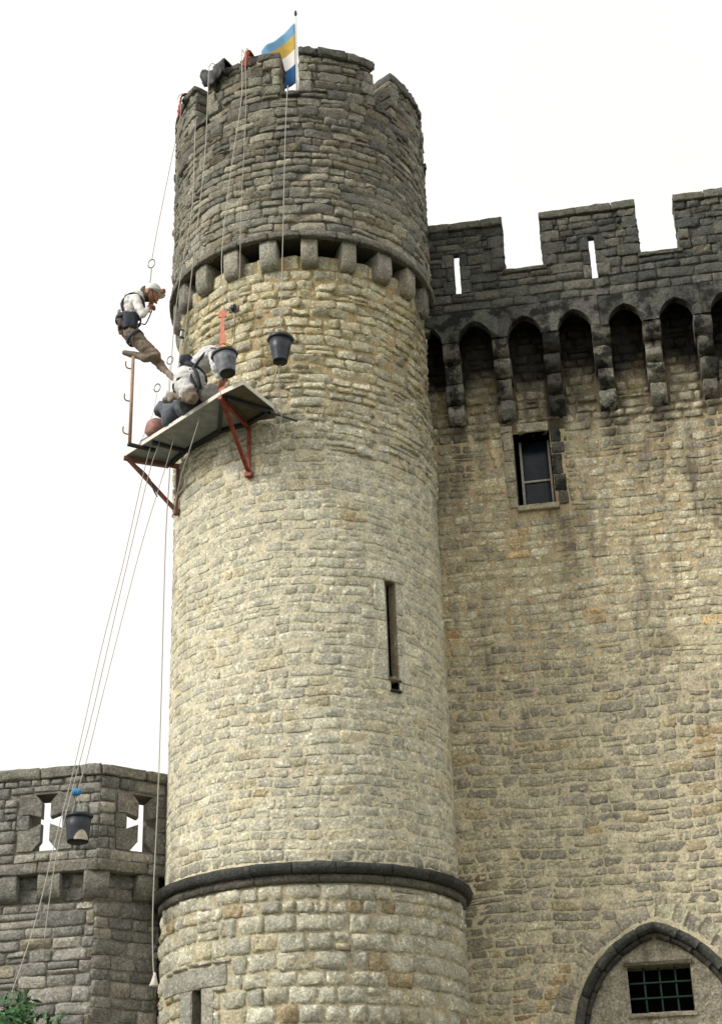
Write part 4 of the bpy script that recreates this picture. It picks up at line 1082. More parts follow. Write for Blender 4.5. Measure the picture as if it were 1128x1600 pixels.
for bi, (bd, mat) in enumerate(((b1, M['strut']), (b2, M['rust']))):
    ri = 1.645 if bi == 0 else 1.64
    mb = MB()
    bar(mb, pol(2.40 if bi == 0 else 2.30, bd, DZ - .045), pol(ri, bd, DZ - .045), 0.04, 0.05)
    bar(mb, pol(2.37 if bi == 0 else 2.27, bd, DZ - .03), pol(ri + .03, bd, 9.68), 0.042, 0.036, tang(bd))
    bar(mb, pol(ri, bd, DZ - .02), pol(ri, bd, 9.62), 0.032, 0.036, tang(bd))
    rough_box(mb, plane_map(*pol(ri, bd, 0)[:2], R(bd)), (-.045, .045), (9.61, 9.67), (-.03, .03), (1, 1, 1), .006, 0)
    br = mb.build('bracket', mat, plat, False)
    post = MB(); pr = 2.35; top = 1.17
    p0 = pol(pr, bd, DZ + .02) if bi == 0 else Vector((-2.685, 15.83, DZ + .02))
    if bi == 0:
        tx = Vector(tang(bd)); pts = [(0, .036), (.25, .042), (.55, .046), (.72, .034), (.98, .018), (1.02, .016)]
        for (za, wa), (zb, wb) in zip(pts[:-1], pts[1:]):
            V = [p0 + tx * s * wv + Vector((0, 0, zz)) + Vector((0, 1, 0)) * d for zz, wv in ((za, wa), (zb, wb)) for s in (-1, 1) for d in (-.012, .012)]
            post.add(V, [(0, 2, 6, 4), (3, 1, 5, 7), (1, 0, 4, 5), (2, 3, 7, 6), (4, 6, 7, 5), (1, 3, 2, 0)])
        post.build('guard_post', M['orange'], plat, False)
        hd = MB(); q = p0 + Vector((0, -.016, 1.0))
        V = [q + tx * x + Vector((0, d, z)) for d in (0, .02) for x, z in ((-.06, .02), (.055, .005), (.05, .10), (-.045, .095))]
        hd.add(V, [(0, 1, 2, 3), (7, 6, 5, 4), (0, 4, 5, 1), (1, 5, 6, 2), (2, 6, 7, 3), (3, 7, 4, 0)]); hd.build('post_head', M['orange'], plat, False)
    else:
        tube(post, [p0 - Vector((0, 0, .05)), p0 + Vector((0, 0, 1.17))], 0.021, 8); post.build('guard_post', plain('faded_brown_post', (0.36, 0.25, 0.16), 0.6), plat)
        bar(MB(), pol(2.0, -59.8, DZ - .02), p0 + Vector((-.02, -.012, -.035)), 0.05, 0.03).build('post_socket', M['dark_steel'], plat, False)
        for zz in (0.10, 0.55, 1.0):
            q = p0 + Vector((0, 0, zz))
            tube(MB(), spline([q, q + Vector((-.06, 0, .015)), q + Vector((-.085, 0, .05)), q + Vector((-.085, 0, .11))], 4), 0.0085, 6).build('step_hook', M['rust'], plat)
        LPOST = p0
# dangling strap below the left bracket
tube(MB(), spline([pol(2.2, b2, 10.22), at(232, 745, 16.2), at(240, 765, 16.2), at(246, 776, 16.2)], 4), 0.009, 5).build('hanging_strap', M['dark_steel'], plat)

# sacks on the deck
def sack(name, c, size, rot, mat, label, seed):
    mb = MB(); nu, nv = 18, 12; V = []; F = []
    for j in range(nv + 1):
        ph = -math.pi / 2 + math.pi * j / nv
        for i in range(nu):
            a = 2 * math.pi * i / nu
            x, y, z = [math.copysign(abs(t) ** 0.72, t) for t in (math.cos(ph) * math.cos(a), math.cos(ph) * math.sin(a), math.sin(ph))]
            d = 1 + 0.24 * mnoise.noise(Vector((x * 1.6 + seed * 7, y * 1.6, z * 1.6))) + 0.16 * mnoise.noise(Vector((x * 4 + seed, y * 4, z * 4)))
            p = Vector((x * size[0] * d, y * size[1] * d, max(z * d, -0.95) * size[2])); p.rotate(Matrix.Rotation(rot, 3, 'Z'))
            V.append(Vector(c) + p + Vector((0, 0, size[2] * 0.95)))
    for j in range(nv):
        for i in range(nu): F.append((j*nu + i, j*nu + (i+1) % nu, (j+1)*nu + (i+1) % nu, (j+1)*nu + i))
    o = mb.add(V, F).build(name, mat); tag(o, label, 'sack', 'sacks piled on the work platform'); return o
dk = DZ + .030
sack('rubble_sack', pol(2.14, -25.5, dk), (.20, .12, .12), 0.5, M['sack_pale'], 'pale dusty sack nearest the orange guard post on the platform', 1)
sack('rubble_sack', pol(2.00, -36, dk), (.25, .14, .15), 0.65, M['sack'], 'dark blue-grey sack under the kneeling worker', 2)
sack('rubble_sack', pol(1.97, -45.5, dk), (.25, .14, .17), 0.8, M['sack'], 'dark blue-grey sack in the middle of the heap on the platform', 3)
sack('rubble_sack', pol(2.0, -55, dk), (.20, .13, .13), 1.0, M['sack_red'], 'faded red sack towards the left end of the platform heap', 4)
sack('rubble_sack', pol(1.97, -41, dk + .27), (.17, .12, .10), 0.6, M['sack_pale'], 'small grey sack on top of the dark sacks on the platform', 5)
sack('rubble_sack', pol(1.99, -63.5, dk), (.16, .12, .08), 1.1, M['sack'], 'flat dark empty sack at the left end of the platform', 6)

sack('rubble_sack', pol(2.02, -50.5, dk + .24), (.15, .12, .09), 0.9, M['sack'], 'small dark sack on top of the red and middle sacks on the platform', 7)
sack('rubble_sack', pol(2.06, -31, dk + .17), (.16, .11, .08), 0.4, M['sack'], 'crumpled dark sack between the pale sack and the kneeling worker', 8)
for i_, (r_, a_, z_, sz, lb) in enumerate(((2.02, -57.5, .20, .07, 'grey stone lump on the faded red sack'), (2.08, -47, .33, .065, 'grey stone lump on the heap below the hanging worker'), (2.1, -27.5, .21, .055, 'small grey stone lump on the pale sack by the orange post'))):
    o_ = sack('stone_lump', pol(r_, a_, dk + z_), (sz * 1.3, sz, sz * .8), i_ * 1.1, M['dark_stone'], lb, 20 + i_); tag(o_, cat='stone', group='stone lumps on the work platform')
    c_ = o_.data.color_attributes['Col']; c_.data.foreach_set('color', np.tile([.26, .25, .22, 1], len(o_.data.vertices)).astype(np.float32))
# ------------------------------------------------------------------ buckets
def bucket(loc, axis, rt, rb_, h, mat, label, splash=None, handle=True):
    root = empty('bucket', loc, label, 'bucket', 'mortar buckets on ropes'); a = Vector(axis).normalized(); loc = Vector(loc)
    lathe(MB(), [(rb_ * .9, 0.012), (rb_, 0.0), (rb_ * 1.01, 0.02), (rb_ + (rt - rb_) * .5, h * .5), (rt, h), (rt * .97, h), (rb_ + (rt - rb_) * .45, h * .5), (rb_ * .95, 0.03)], loc, a, 28).build('body', mat, root)
    lathe(MB(), [(rb_ * .2, -.004), (rb_ * .9, -.006), (rb_ * .93, .0), (rb_ * .2, .002)], loc, a, 24).build('base', M['tarp'], root)
    lathe(MB(), [(rt * 1.0, h - .032), (rt * 1.055, h - .03), (rt * 1.07, h - .012), (rt * 1.05, h + .004), (rt * .97, h + .004), (rt * .97, h - .03)], loc, a, 28).build('rim', M['black_plastic'], root)
    q = Vector((0, 0, 1)).rotation_difference(a)
    pts = [loc + q @ Vector((rt * 1.06 * math.cos(t), 0.0, h - .015 + rt * 1.25 * math.sin(t))) for t in np.linspace(0, math.pi, 14)]
    tube(MB(), pts, 0.005, 5).build('handle', M['steel'], root)
    for s in (-1, 1):
        c = loc + q @ Vector((s * rt * 1.06, 0, h - .015)); lathe(MB(), [(.018, -.008), (.02, 0), (.018, .008)], c, q @ Vector((1, 0, 0)), 10).build('handle_lug', M['black_plastic'], root)
    if splash:
        V = []; F = []
        for i in range(9):
            for j in range(4):
                t = splash[0] + (splash[1] - splash[0]) * i / 8; hz = 0.004 + splash[2] * j / 3 * math.sin(math.pi * (0.08 + .84 * i / 8))
                rr = rb_ + (rt - rb_) * hz / h + .004; V.append(loc + q @ Vector((rr * math.cos(t), rr * math.sin(t), hz)))
        for i in range(8):
            for j in range(3): F.append((i*4 + j, (i+1)*4 + j, (i+1)*4 + j + 1, i*4 + j + 1))
        MB().add(V, F).build('mortar_splash', M['splash'], root)
    return loc + q @ Vector((0, 0, h - .015 + rt * 1.25))
bk1 = at(438, 566, 15.0); hk1 = bucket(bk1, (0.02, 0, 1), 0.14, 0.083, 0.315, M['black_plastic'], 'black bucket hanging on a single rope in front of the tower, right of the platform')
bk2 = at(356, 584, 14.55); hk2 = bucket(bk2, (-0.16, 0.10, 1), 0.138, 0.088, 0.27, M['grey_plastic'], 'grey mortar-splashed bucket hanging in front of the orange guard post')
bk3 = at(122, 1316, 15.9); hk3 = bucket(bk3, (-0.02, 0.02, 1), 0.138, 0.112, 0.285, M['black_plastic'], 'black bucket with a cream mortar splash hanging in front of the bastion', (-1.75, -0.35, 0.10))

# ------------------------------------------------------------------ ropes
def rope(name, pts, label, r=0.005, mat=None, per=6, cat='rope', group='pale work ropes on the tower'):
    o = tube(MB(), spline(pts, per), r, 6).build(name, mat or M['rope']); return tag(o, label, cat, group)
e = lambda d, z=ZC: [pol(1.3, d, z - .02), pol(1.70, d, z + .012), pol(1.775, d, z - .012), pol(1.785, d, z - .10)]
rope('rope', [pol(1.4, -36, 15.80), pol(1.75, -36, 15.80), pol(1.86, -36, 15.72), pol(1.88, -36.2, 15.5), at(320, 250, 15.1), at(303, 400, 15.05), at(287, 548, 15.15)], 'rope from the black rubber sheet down to the kneeling worker')
rope('rope', [pol(1.4, -46, 15.09), pol(1.73, -46, 15.09), pol(1.80, -46.3, 14.95), at(301, 320, 15.45), at(287, 405, 15.45), at(274, 492, 15.5), at(266, 600, 15.6), at(262, 655, 15.7)], 'rope from the left gap in the drum battlements down behind the kneeling worker')
rope('rope', [pol(1.5, -59.5, ZC + .02), pol(1.74, -60, ZC + .02), pol(1.82, -61, ZC - .08), at(283, 176, 15.95), at(266, 261, 15.98), at(248, 350, 16.0), at(238, 404, 16.02)], 'rope from the far left rope pad to the hanging worker in white')
rope('rope', [pol(1.5, -19.5, ZC + .03), pol(1.74, -19.4, ZC + .03), pol(1.82, -19.4, ZC - .03), pol(1.83, -19.6, ZC - .2), at(384, 180, 15.1), at(377, 326, 15.1), at(375, 420, 15.2), at(371, 486, 15.38)], 'rope from the red pad left of the flag to the pulley on the tower')
rope('rope', [pol(1.5, -21.5, ZC + .01), pol(1.74, -21.6, ZC + .01), pol(1.80, -21.8, ZC - .05), at(378, 150, 15.1), at(362, 261, 15.0), at(347, 395, 14.8), at(351, 486, 14.74)], 'rope from beside the red pad to the head of the orange guard post', 0.005)
rope('rope', [pol(1.3, -2.2, 15.085), pol(1.72, -2.2, 15.085), pol(1.80, -2.2, 15.03), at(447, 180, 15.05), at(444, 290, 15.0), at(441, 420, 15.0), at(438.5, 495, 15.0), hk1], 'rope from the gap under the flag down to the hanging black bucket')
rope('rope', [bk1 + Vector((0.0, 0.03, 0.02)), at(435, 600, 15.05), at(440, 645, 15.1), at(433, 680, 15.15), at(418, 715, 15.25), at(402, 755, 15.32)], 'slack rope trailing below the hanging black bucket', 0.0065)
rope('rope', [at(262, 610, 15.7), at(247, 660, 15.85), at(225, 738, 15.9), at(193, 880, 15.9), at(160, 1010, 15.9), at(120, 1185, 15.8), at(88, 1310, 15.7), at(56, 1440, 15.5), at(16, 1560, 15.2)], 'long rope running from the platform past the bastion to the shrub')
rope('rope', [at(270, 625, 15.7), at(250, 690, 15.8), at(232, 745, 15.85), at(190, 920, 15.9), at(146, 1110, 15.9), at(112, 1240, 15.8), at(90, 1330, 15.75), at(76, 1420, 15.7), at(70, 1470, 15.7)], 'rope from the platform hanging slack in front of the bastion corbels', 0.0048)
rope('rope', [at(287, 630, 15.5), at(262, 720, 15.7), at(222, 850, 15.85), at(170, 1050, 15.9), at(138, 1180, 15.9), at(126, 1222, 15.9), at(121, 1240, 15.9)], 'rope from the platform to the blue knot above the bastion bucket', 0.0048)
rope('rope', [at(315, 645, 15.2), at(296, 705, 15.3), at(283, 745, 15.5), at(272, 800, 15.7)], 'short rope crossing the underside of the platform to the tower edge', 0.006)
rope('rope', [at(266, 730, 15.9), at(259, 850, 16.0), at(252, 1100, 16.05), at(247, 1250, 16.05), at(240, 1400, 16.05), at(239, 1480, 16.05), at(241, 1528, 16.05)], 'rope hanging down the left edge of the tower to the canvas weight', 0.0065)
# cords of the bastion bucket and its blue knot
kn = at(120, 1238, 15.9)
o = MB(); 
for i in range(3): lathe(o, [(.008, -.04), (.03, -.02), (.036, 0), (.028, .022), (.008, .04)], kn + Vector((0.022 * (i - 1), 0, 0.008 * (i % 2))), (0.5 * (i - 1), 0.2, 1), 10)
tag(o.build('rope_knot', M['rope_blue']), 'bright blue cord knot above the bucket by the bastion', 'knot')
rope('rope', [kn, at(117, 1255, 15.9), at(113, 1272, 15.9), hk3 - Vector((.04, 0, .05))], 'left cord between the blue knot and the bastion bucket', 0.005, per=4)
rope('rope', [kn, at(124, 1255, 15.9), at(128, 1272, 15.9), hk3 + Vector((.05, 0, -.05))], 'right cord between the blue knot and the bastion bucket', 0.005, per=4)
wt = at(241.5, 1534, 16.05)
o = MB(); lathe(o, [(.012, .09), (.02, .05), (.035, 0), (.05, -.035), (.048, -.045), (.01, -.046)][::-1], wt, (0.04, 0, 1), 14)
tag(o.build('canvas_weight', plain('pale_canvas', (0.62, 0.59, 0.52), 0.9, 0, .2, 40)), 'small pale canvas weight at the end of the rope beside the tower base', 'weight')
# pulley bolted to the tower with its cord to the grey bucket
pq = pol(1.68, -26.8, 11.86)
pu = empty('pulley', pq, 'black pulley block bolted to the yellowish stones beside the orange post', 'pulley')
lathe(MB(), [(.02, -.02), (.05, -.018), (.036, 0), (.05, .018), (.02, .02)], pq + Vector((0, -.05, .03)), tang(-26), 14).build('sheave', M['dark_steel'], pu)
bar(MB(), pq + Vector((-.03, 0, .09)), pq + Vector((-.03, -.05, -.03)), .012, .07, tang(-26)).build('cheek', M['dark_steel'], pu, False)
bar(MB(), pq + Vector((.03, 0, .09)), pq + Vector((.03, -.05, -.03)), .012, .07, tang(-26)).build('cheek', M['rust'], pu, False)
bar(MB(), pq + Vector((0.0, 0.06, .07)), pq + Vector((0, -.06, .03)), .018, .018).build('axle_bolt', M['steel'], pu, False)
rope('rope', [pq + Vector((.02, -.08, .02)), at(367, 515, 15.2), at(364, 540, 14.8), hk2], 'dark cord from the pulley to the grey bucket', 0.005, M['dark_steel'])
# rope grab on the rope by the tower edge
rg = at(284.5, 522, 15.42)
gr_ = empty('rope_grab', rg, 'small steel rope grab on the rope at the left edge of the tower', 'rope grab')
lathe(MB(), [(.016, -.06), (.022, -.05), (.022, .05), (.016, .06)], rg, (0.1, 0, 1), 10).build('body', M['steel'], gr_)
for dz in (-.05, .05): lathe(MB(), [(.02, -.008), (.034, 0), (.02, .008)], rg + Vector((0, 0, dz)), (0.1, 0, 1), 10).build('band', M['dark_steel'], gr_)
tube(MB(), [rg + Vector((0, 0, -.05)), at(281, 556, 15.4), at(276, 600, 15.5)], .005, 5).build('tail_cord', M['rope'], gr_)

def carabiner(name, c, h, label, tilt=0.1):
    pts = [Vector(c) + Vector((h * 0.30 * math.sin(t) + tilt * h * math.cos(t), 0.01 * math.sin(t), h * 0.5 * math.cos(t))) for t in np.linspace(0, 2 * math.pi, 15)[:-1]]
    pts.append(pts[0]); o = tube(MB(), pts, 0.0075, 6, cap=False).build(name, M['steel']); tag(o, label, 'carabiner', 'carabiners on the rigging'); return o
carabiner('carabiner', at(237, 412, 16.02), 0.13, 'steel carabiner on the rope above the white helmet of the hanging worker')
carabiner('carabiner', at(266, 563, 15.8), 0.11, 'steel carabiner hanging beside the lower foot of the hanging worker')
carabiner('carabiner', at(246, 606, 15.85), 0.11, 'steel carabiner hanging above the left half of the platform')
rope('rope', [at(237, 420, 16.02), at(236, 432, 16.02), at(233, 447, 16.03), at(222, 464, 16.08)], 'short chain-like cord from the upper carabiner to the hanging worker', 0.008)
rope('rope', [at(266, 571, 15.8), at(264, 600, 15.78), at(262, 640, 15.7)], 'thin cord below the carabiner by the hanging worker', 0.0035)
rope('rope', [at(246, 614, 15.85), at(238, 650, 15.9), at(214, 705, 15.9)], 'thin cord from the lower carabiner to the platform corner', 0.0035)

# ------------------------------------------------------------------ people
def capsule(mb, p0, p1, r0, r1, n=14, flat=None):
    p0, p1 = Vector(p0), Vector(p1); t = (p1 - p0); L = t.length
    t = t.normalized() if L > 1e-6 else Vector((0, 0, 1))
    pts = []; rs = []
    for k in range(1, 6): a = -math.pi/2 + math.pi/2 * k / 6; pts.append(p0 + t * r0 * math.sin(a)); rs.append(r0 * math.cos(a))
    for k in range(0, 5): s = k / 4; pts.append(p0.lerp(p1, s)); rs.append(r0 + (r1 - r0) * s)
    for k in range(1, 6): a = math.pi/2 * k / 6; pts.append(p1 + t * r1 * math.sin(a)); rs.append(r1 * math.cos(a))
    a = t.cross(Vector((0, 0, 1)));  a = a if a.length > 1e-3 else Vector((1, 0, 0)); a.normalize(); b = t.cross(a)
    V = []; F = []
    for p, r_ in zip(pts, rs):
        for k in range(n):
            an = 2 * math.pi * k / n; off = (a * math.cos(an) + b * math.sin(an)) * r_
            if flat is not None: off = off - flat[0] * off.dot(flat[0]) * (1 - flat[1])
            V.append(p + off)
    for i in range(len(pts) - 1):
        for k in range(n): F.append((i*n + k, i*n + (k+1) % n, (i+1)*n + (k+1) % n, (i+1)*n + k))
    F += [tuple(range(n))[::-1], tuple((len(pts)-1)*n + k for k in range(n))]
    mb.add(V, F)
def figure(name, prims, mats, parent, voxel=0.0105):
    """prims: (p0, p1, r0, r1, material index[, flat]) fused into one continuous body"""
    mb = MB()
    for q in prims: capsule(mb, q[0], q[1], q[2], q[3], 14, q[5] if len(q) > 5 else None)
    o = mb.build(name + '_source', mats[0])
    rm = o.modifiers.new('fuse', 'REMESH'); rm.mode = 'VOXEL'; rm.voxel_size = voxel
    sm = o.modifiers.new('soften', 'SMOOTH'); sm.factor = 0.5; sm.iterations = 3
    dg = bpy.context.evaluated_depsgraph_get(); me = bpy.data.meshes.new_from_object(o.evaluated_get(dg))
    bpy.data.objects.remove(o)
    me.materials.clear()
    for m in mats: me.materials.append(m)
    me.update(); nv_ = len(me.vertices); co = np.zeros(nv_ * 3); me.vertices.foreach_get('co', co); co = co.reshape(-1, 3)
    no = np.zeros(nv_ * 3); me.vertices.foreach_get('normal', no); no = no.reshape(-1, 3)
    dd = np.array([mnoise.noise(Vector((p[0] * 11, p[1] * 11, p[2] * 24))) * .011 + mnoise.noise(Vector((p[0] * 30, p[1] * 26, p[2] * 14))) * .006 for p in co])
    P0 = np.array([q[0] for q in prims]); P1 = np.array([q[1] for q in prims]); R0 = np.array([q[2] for q in prims]); R1 = np.array([q[3] for q in prims]); MI = np.array([q[4] for q in prims])
    c = np.zeros(len(me.polygons) * 3); me.polygons.foreach_get('center', c); c = c.reshape(-1, 3)
    D = P1 - P0; L2 = np.maximum((D * D).sum(1), 1e-9)
    t = np.clip(((c[:, None] - P0[None]) * D[None]).sum(2) / L2, 0, 1)
    d = np.linalg.norm(c[:, None] - (P0[None] + t[..., None] * D[None]), axis=2) - (R0 + (R1 - R0) * t)
    tv = np.clip(((co[:, None] - P0[None]) * D[None]).sum(2) / L2, 0, 1)
    dv = np.linalg.norm(co[:, None] - (P0[None] + tv[..., None] * D[None]), axis=2) - (R0 + (R1 - R0) * tv)
    cloth = np.isin(MI[dv.argmin(1)], (1, 2)); co = co + no * (dd * cloth)[:, None]; me.vertices.foreach_set('co', co.ravel())
    me.polygons.foreach_set('material_index', MI[d.argmin(1)]); me.polygons.foreach_set('use_smooth', [True] * len(me.polygons)); me.update()
    return link(name, me, parent)
def hand(prims, wrist, direction, palm_n, mi, curl=0.8, s=1.0, side=1):
    """palm, four fingers of different length curled about palm_n, and a thumb from the side of the palm"""
    d = Vector(direction).normalized(); pn = (Vector(palm_n) - d * Vector(palm_n).dot(d)).normalized(); sd_ = d.cross(pn) * side
    w_ = Vector(wrist); palm = w_ + d * .05 * s
    prims.append((w_, palm, .026 * s, .030 * s, mi)); prims.append((palm - sd_ * .018 * s + d * .02 * s, palm + sd_ * .020 * s + d * .02 * s, .017 * s, .017 * s, mi))
    for k, (of, ln) in enumerate(((-.032, .060), (-.011, .075), (.011, .080), (.032, .070))):
        b0 = palm + sd_ * of * s + d * .035 * s; l = ln * s
        m1 = b0 + (d * math.cos(curl * .6) + pn * math.sin(curl * .6)) * l * .45
        m2 = m1 + (d * math.cos(curl * 1.6) + pn * math.sin(curl * 1.6)) * l * .32
        m3 = m2 + (d * math.cos(curl * 2.4) + pn * math.sin(curl * 2.4)) * l * .23
        prims += [(b0, m1, .0105 * s, .0095 * s, mi), (m1, m2, .0095 * s, .009 * s, mi), (m2, m3, .009 * s, .008 * s, mi)]
    b0 = w_ + d * .028 * s + sd_ * .026 * s; m1 = b0 + (d * .6 + sd_ * .6 + pn * .5).normalized() * .038 * s; m2 = m1 + (d * .7 + pn * .7).normalized() * .03 * s
    prims += [(b0, m1, .0125 * s, .011 * s, mi), (m1, m2, .011 * s, .009 * s, mi)]
def band(mb, c, axis, ra, rb_, wd, side, th_=0.006, arc=(0, 2 * math.pi), n=26):
    """flat webbing loop round a limb: centre, axis, two radii; side = direction of the first radius"""
    ax = Vector(axis).normalized(); a = Vector(side); a = (a - ax * a.dot(ax)).normalized(); b = ax.cross(a); V = []; F = []
    for i in range(n + 1):
        t = arc[0] + (arc[1] - arc[0]) * i / n
        for s, k in ((-1, 0), (1, 0), (1, 1), (-1, 1)):
            V.append(Vector(c) + a * math.cos(t) * (ra + k * th_) + b * math.sin(t) * (rb_ + k * th_) + ax * s * wd / 2)
    for i in range(n):
        for k in range(4): F.append((i*4 + k, i*4 + (k+1) % 4, (i+1)*4 + (k+1) % 4, (i+1)*4 + k))
    mb.add(V, F)

YW = 16.08
A_ = lambda x, y, dy=0.0: at(x, y, YW + dy)
w1 = empty('person', A_(204, 520), 'worker in white top, brown trousers and white helmet hanging left of the tower', 'person')
hip, chest, neck = A_(203, 516), A_(207, 476), A_(221, 466)
hl_, hr_ = A_(203, 520, .09), A_(206, 520, -.09)              # far and near hip
pr = []
SK, SH, TR, BO, HA = 0, 1, 2, 3, 4
pr += [(A_(201, 512), A_(200, 492), .125, .13, TR), (A_(201, 497), A_(204, 474), .135, .145, SH), (A_(204, 474), A_(213, 467), .14, .115, SH)]
pr += [(A_(212, 468, -.15), A_(212, 468, .15), .07, .07, SH), (neck, A_(229, 463), .055, .055, SK)]
hd = A_(236, 461)
pr += [(A_(233, 458), A_(238, 462), .088, .085, SK), (A_(241, 464), A_(243, 467), .055, .045, SK), (A_(246, 463.5), A_(248, 466), .016, .013, SK), (A_(229, 456), A_(231, 463), .082, .075, HA)]
pr += [(hd + Vector((-.02, -.085, -.01)), hd + Vector((-.02, -.09, .02)), .016, .018, SK), (hd + Vector((-.02, .085, -.01)), hd + Vector((-.02, .09, .02)), .016, .018, SK)]
# legs: near leg folded back on the post, far leg stretched to the platform
kn_, kf = A_(243, 556, -.09), A_(243, 560, .08)
pr += [(hr_, A_(222, 538, -.09), .105, .09, TR), (A_(222, 538, -.09), kn_, .09, .072, TR), (kn_, A_(226, 559, -.04), .07, .058, TR), (A_(226, 559, -.04), A_(216, 556, 0.02), .055, .045, TR)]
pr += [(A_(215, 555, .02), A_(207, 554, .03), .042, .045, BO), (A_(210, 555, .03), A_(195, 551, .02), .046, .034, BO)]
pr += [(hl_, A_(224, 540, .09), .105, .09, TR), (A_(224, 540, .09), kf, .09, .07, TR), (kf, A_(253, 573, .0), .066, .055, TR), (A_(253, 573, 0), A_(259, 579, -.05), .052, .045, TR), (A_(260, 580, -.05), A_(265, 585, -.08), .038, .036, BO), (A_(265, 585, -.08), A_(274, 594, -.12), .042, .032, BO)]
# arms: near arm bent up to the chest strap, far arm reaching to the rope
shn = A_(213, 470, -.17); eln = A_(223, 492, -.22); wrn = A_(230, 484, -.17)
pr += [(shn, eln, .058, .046, SH), (eln, wrn, .046, .034, SH)]
hand(pr, wrn, A_(236, 480, -.13) - wrn, (1, .5, 0), SK, 0.9)
shf = A_(214, 470, .16); elf = A_(227, 488, .2); wrf = A_(233, 481, .12)
pr += [(shf, elf, .056, .045, SH), (elf, wrf, .046, .034, SH)]
hand(pr, wrf, A_(238, 474, .08) - wrf, (1, -.3, 0), SK, 0.9, 1.0, -1)
figure('body', pr, [M['skin'], M['shirt'], M['trousers'], M['shoe'], M['hair']], w1)
# helmet with brim, lamp, chin strap
hx = (A_(243, 452) - A_(236, 461)).normalized()
hc = A_(238.5, 456.5)
he = lathe(MB(), [(.108, -.012), (.112, 0), (.110, .03), (.098, .065), (.072, .095), (.036, .112), (.005, .117)], hc, (0.12, -0.05, 1), 22).build('helmet', M['helmet'], w1)
mb = MB(); V = []; F = []
for i in range(9):
    t = -1.1 + 2.2 * i / 8
    for rr, dz in ((.108, 0.0), (.165 - .02 * t * t, -.022), (.108, -.010)): V.append(hc + Vector((rr * math.cos(t), rr * math.sin(t) * .95, dz - rr * math.cos(t) * .12)))
for i in range(8):
    for k in range(3): F.append((i*3 + k, (i+1)*3 + k, (i+1)*3 + (k+1) % 3, i*3 + (k+1) % 3))
mb.add(V, F); mb.build('helmet_brim', M['helmet'], he)
lathe(MB(), [(.012, 0), (.03, .004), (.034, .03), (.026, .05), (.01, .052)], hc + Vector((.115, -.02, -.005)), (1, -.1, -.05), 12).build('headlamp', plain('brown_lamp_housing', (0.33, 0.13, 0.04), .5), he)
tube(MB(), spline([hc + Vector((.01, -.10, -.01)), A_(241, 468, -.06), A_(243, 471, -.01)], 4), .006, 5).build('chin_strap', M['webbing'], w1)
for dy in (-.03, .03):
    lathe(MB(), [(.003, -.01), (.011, -.005), (.011, .005), (.003, .01)], A_(244, 461.5) + Vector((.012, dy, 0)), (1, 0, 0), 8).build('eye', M['eye'], w1)
# harness: shoulder straps, belt, tool pouch, leg loops, lanyard
mb = MB()
for dy in (-.1, .1):
    tube(mb, spline([A_(193, 486, dy * 1.3), A_(191, 474, dy * 1.25), A_(199, 462, dy * 1.2), A_(211, 459, dy * 1.2), A_(223, 468, dy * 1.3), A_(226, 482, dy * 1.1)], 4), .018, 6)
mb.build('shoulder_straps', M['webbing'], w1)
mb = MB(); tx = A_(201, 500) - A_(200, 486)
band(mb, A_(201, 501), (0.05, 0, 1), .150, .15, .055, (1, 0, 0), .012); mb.build('belt', M['webbing'], w1)
rough_box(MB(), plane_map(*A_(203, 512, -.17)[:2], 0), (-.085, .085), (A_(203, 526).z, A_(203, 500).z), (-.05, .035), (4, 4, 3), .03, .006).build('tool_pouch', M['webbing'], w1)
rough_box(MB(), plane_map(*A_(192, 510, -.02)[:2], 0), (-.05, .05), (A_(192, 520).z, A_(192, 494).z), (-.10, .10), (3, 4, 4), .03, .006).build('tool_pouch', plain('brown_leather_pouch', (.06, .045, .035), .7), w1)
mb = MB()
for c, ax in ((A_(211, 528, -.09), kn_ - hr_), (A_(212, 529, .09), kf - hl_)): band(mb, c, ax, .112, .112, .045, (0, 1, 0), .008)
mb.build('leg_loops', M['webbing'], w1)
tube(MB(), spline([A_(233, 474, -.18), A_(238, 482, -.2), A_(235, 492, -.2), A_(228, 506, -.18), A_(222, 506, -.15)], 5), .008, 6).build('lanyard', M['webbing'], w1)

# second worker kneeling on the deck, bent forward to the right, seen from behind
YB = 15.05
Bt = lambda x, y, dy=0.0: at(x, y, YB + dy)
w2 = empty('person', pol(2.1, -34, DZ + .03), 'worker in pale coverall and dark harness kneeling bent forward on the platform', 'person')
pr = []
pv = Bt(296, 592); 
pr += [(Bt(292, 594, -.05), Bt(300, 592, -.04), .155, .15, 1), (Bt(294, 588, .0), Bt(308, 574, -.02), .14, .13, 1), (Bt(308, 574, -.02), Bt(328, 558, -.08), .125, .135, 1), (Bt(328, 558, -.08), Bt(338, 553, -.12), .125, .095, 1)]
pr += [(Bt(340, 553, -.12), Bt(347, 550, -.16), .055, .052, 0), (Bt(349, 549, -.18), Bt(354, 549, -.2), .085, .085, 0), (Bt(357, 552, -.24), Bt(359, 556, -.25), .05, .04, 0)]
pr += [(Bt(356, 551, -.29), Bt(358, 553, -.30), .014, .013, 0)]
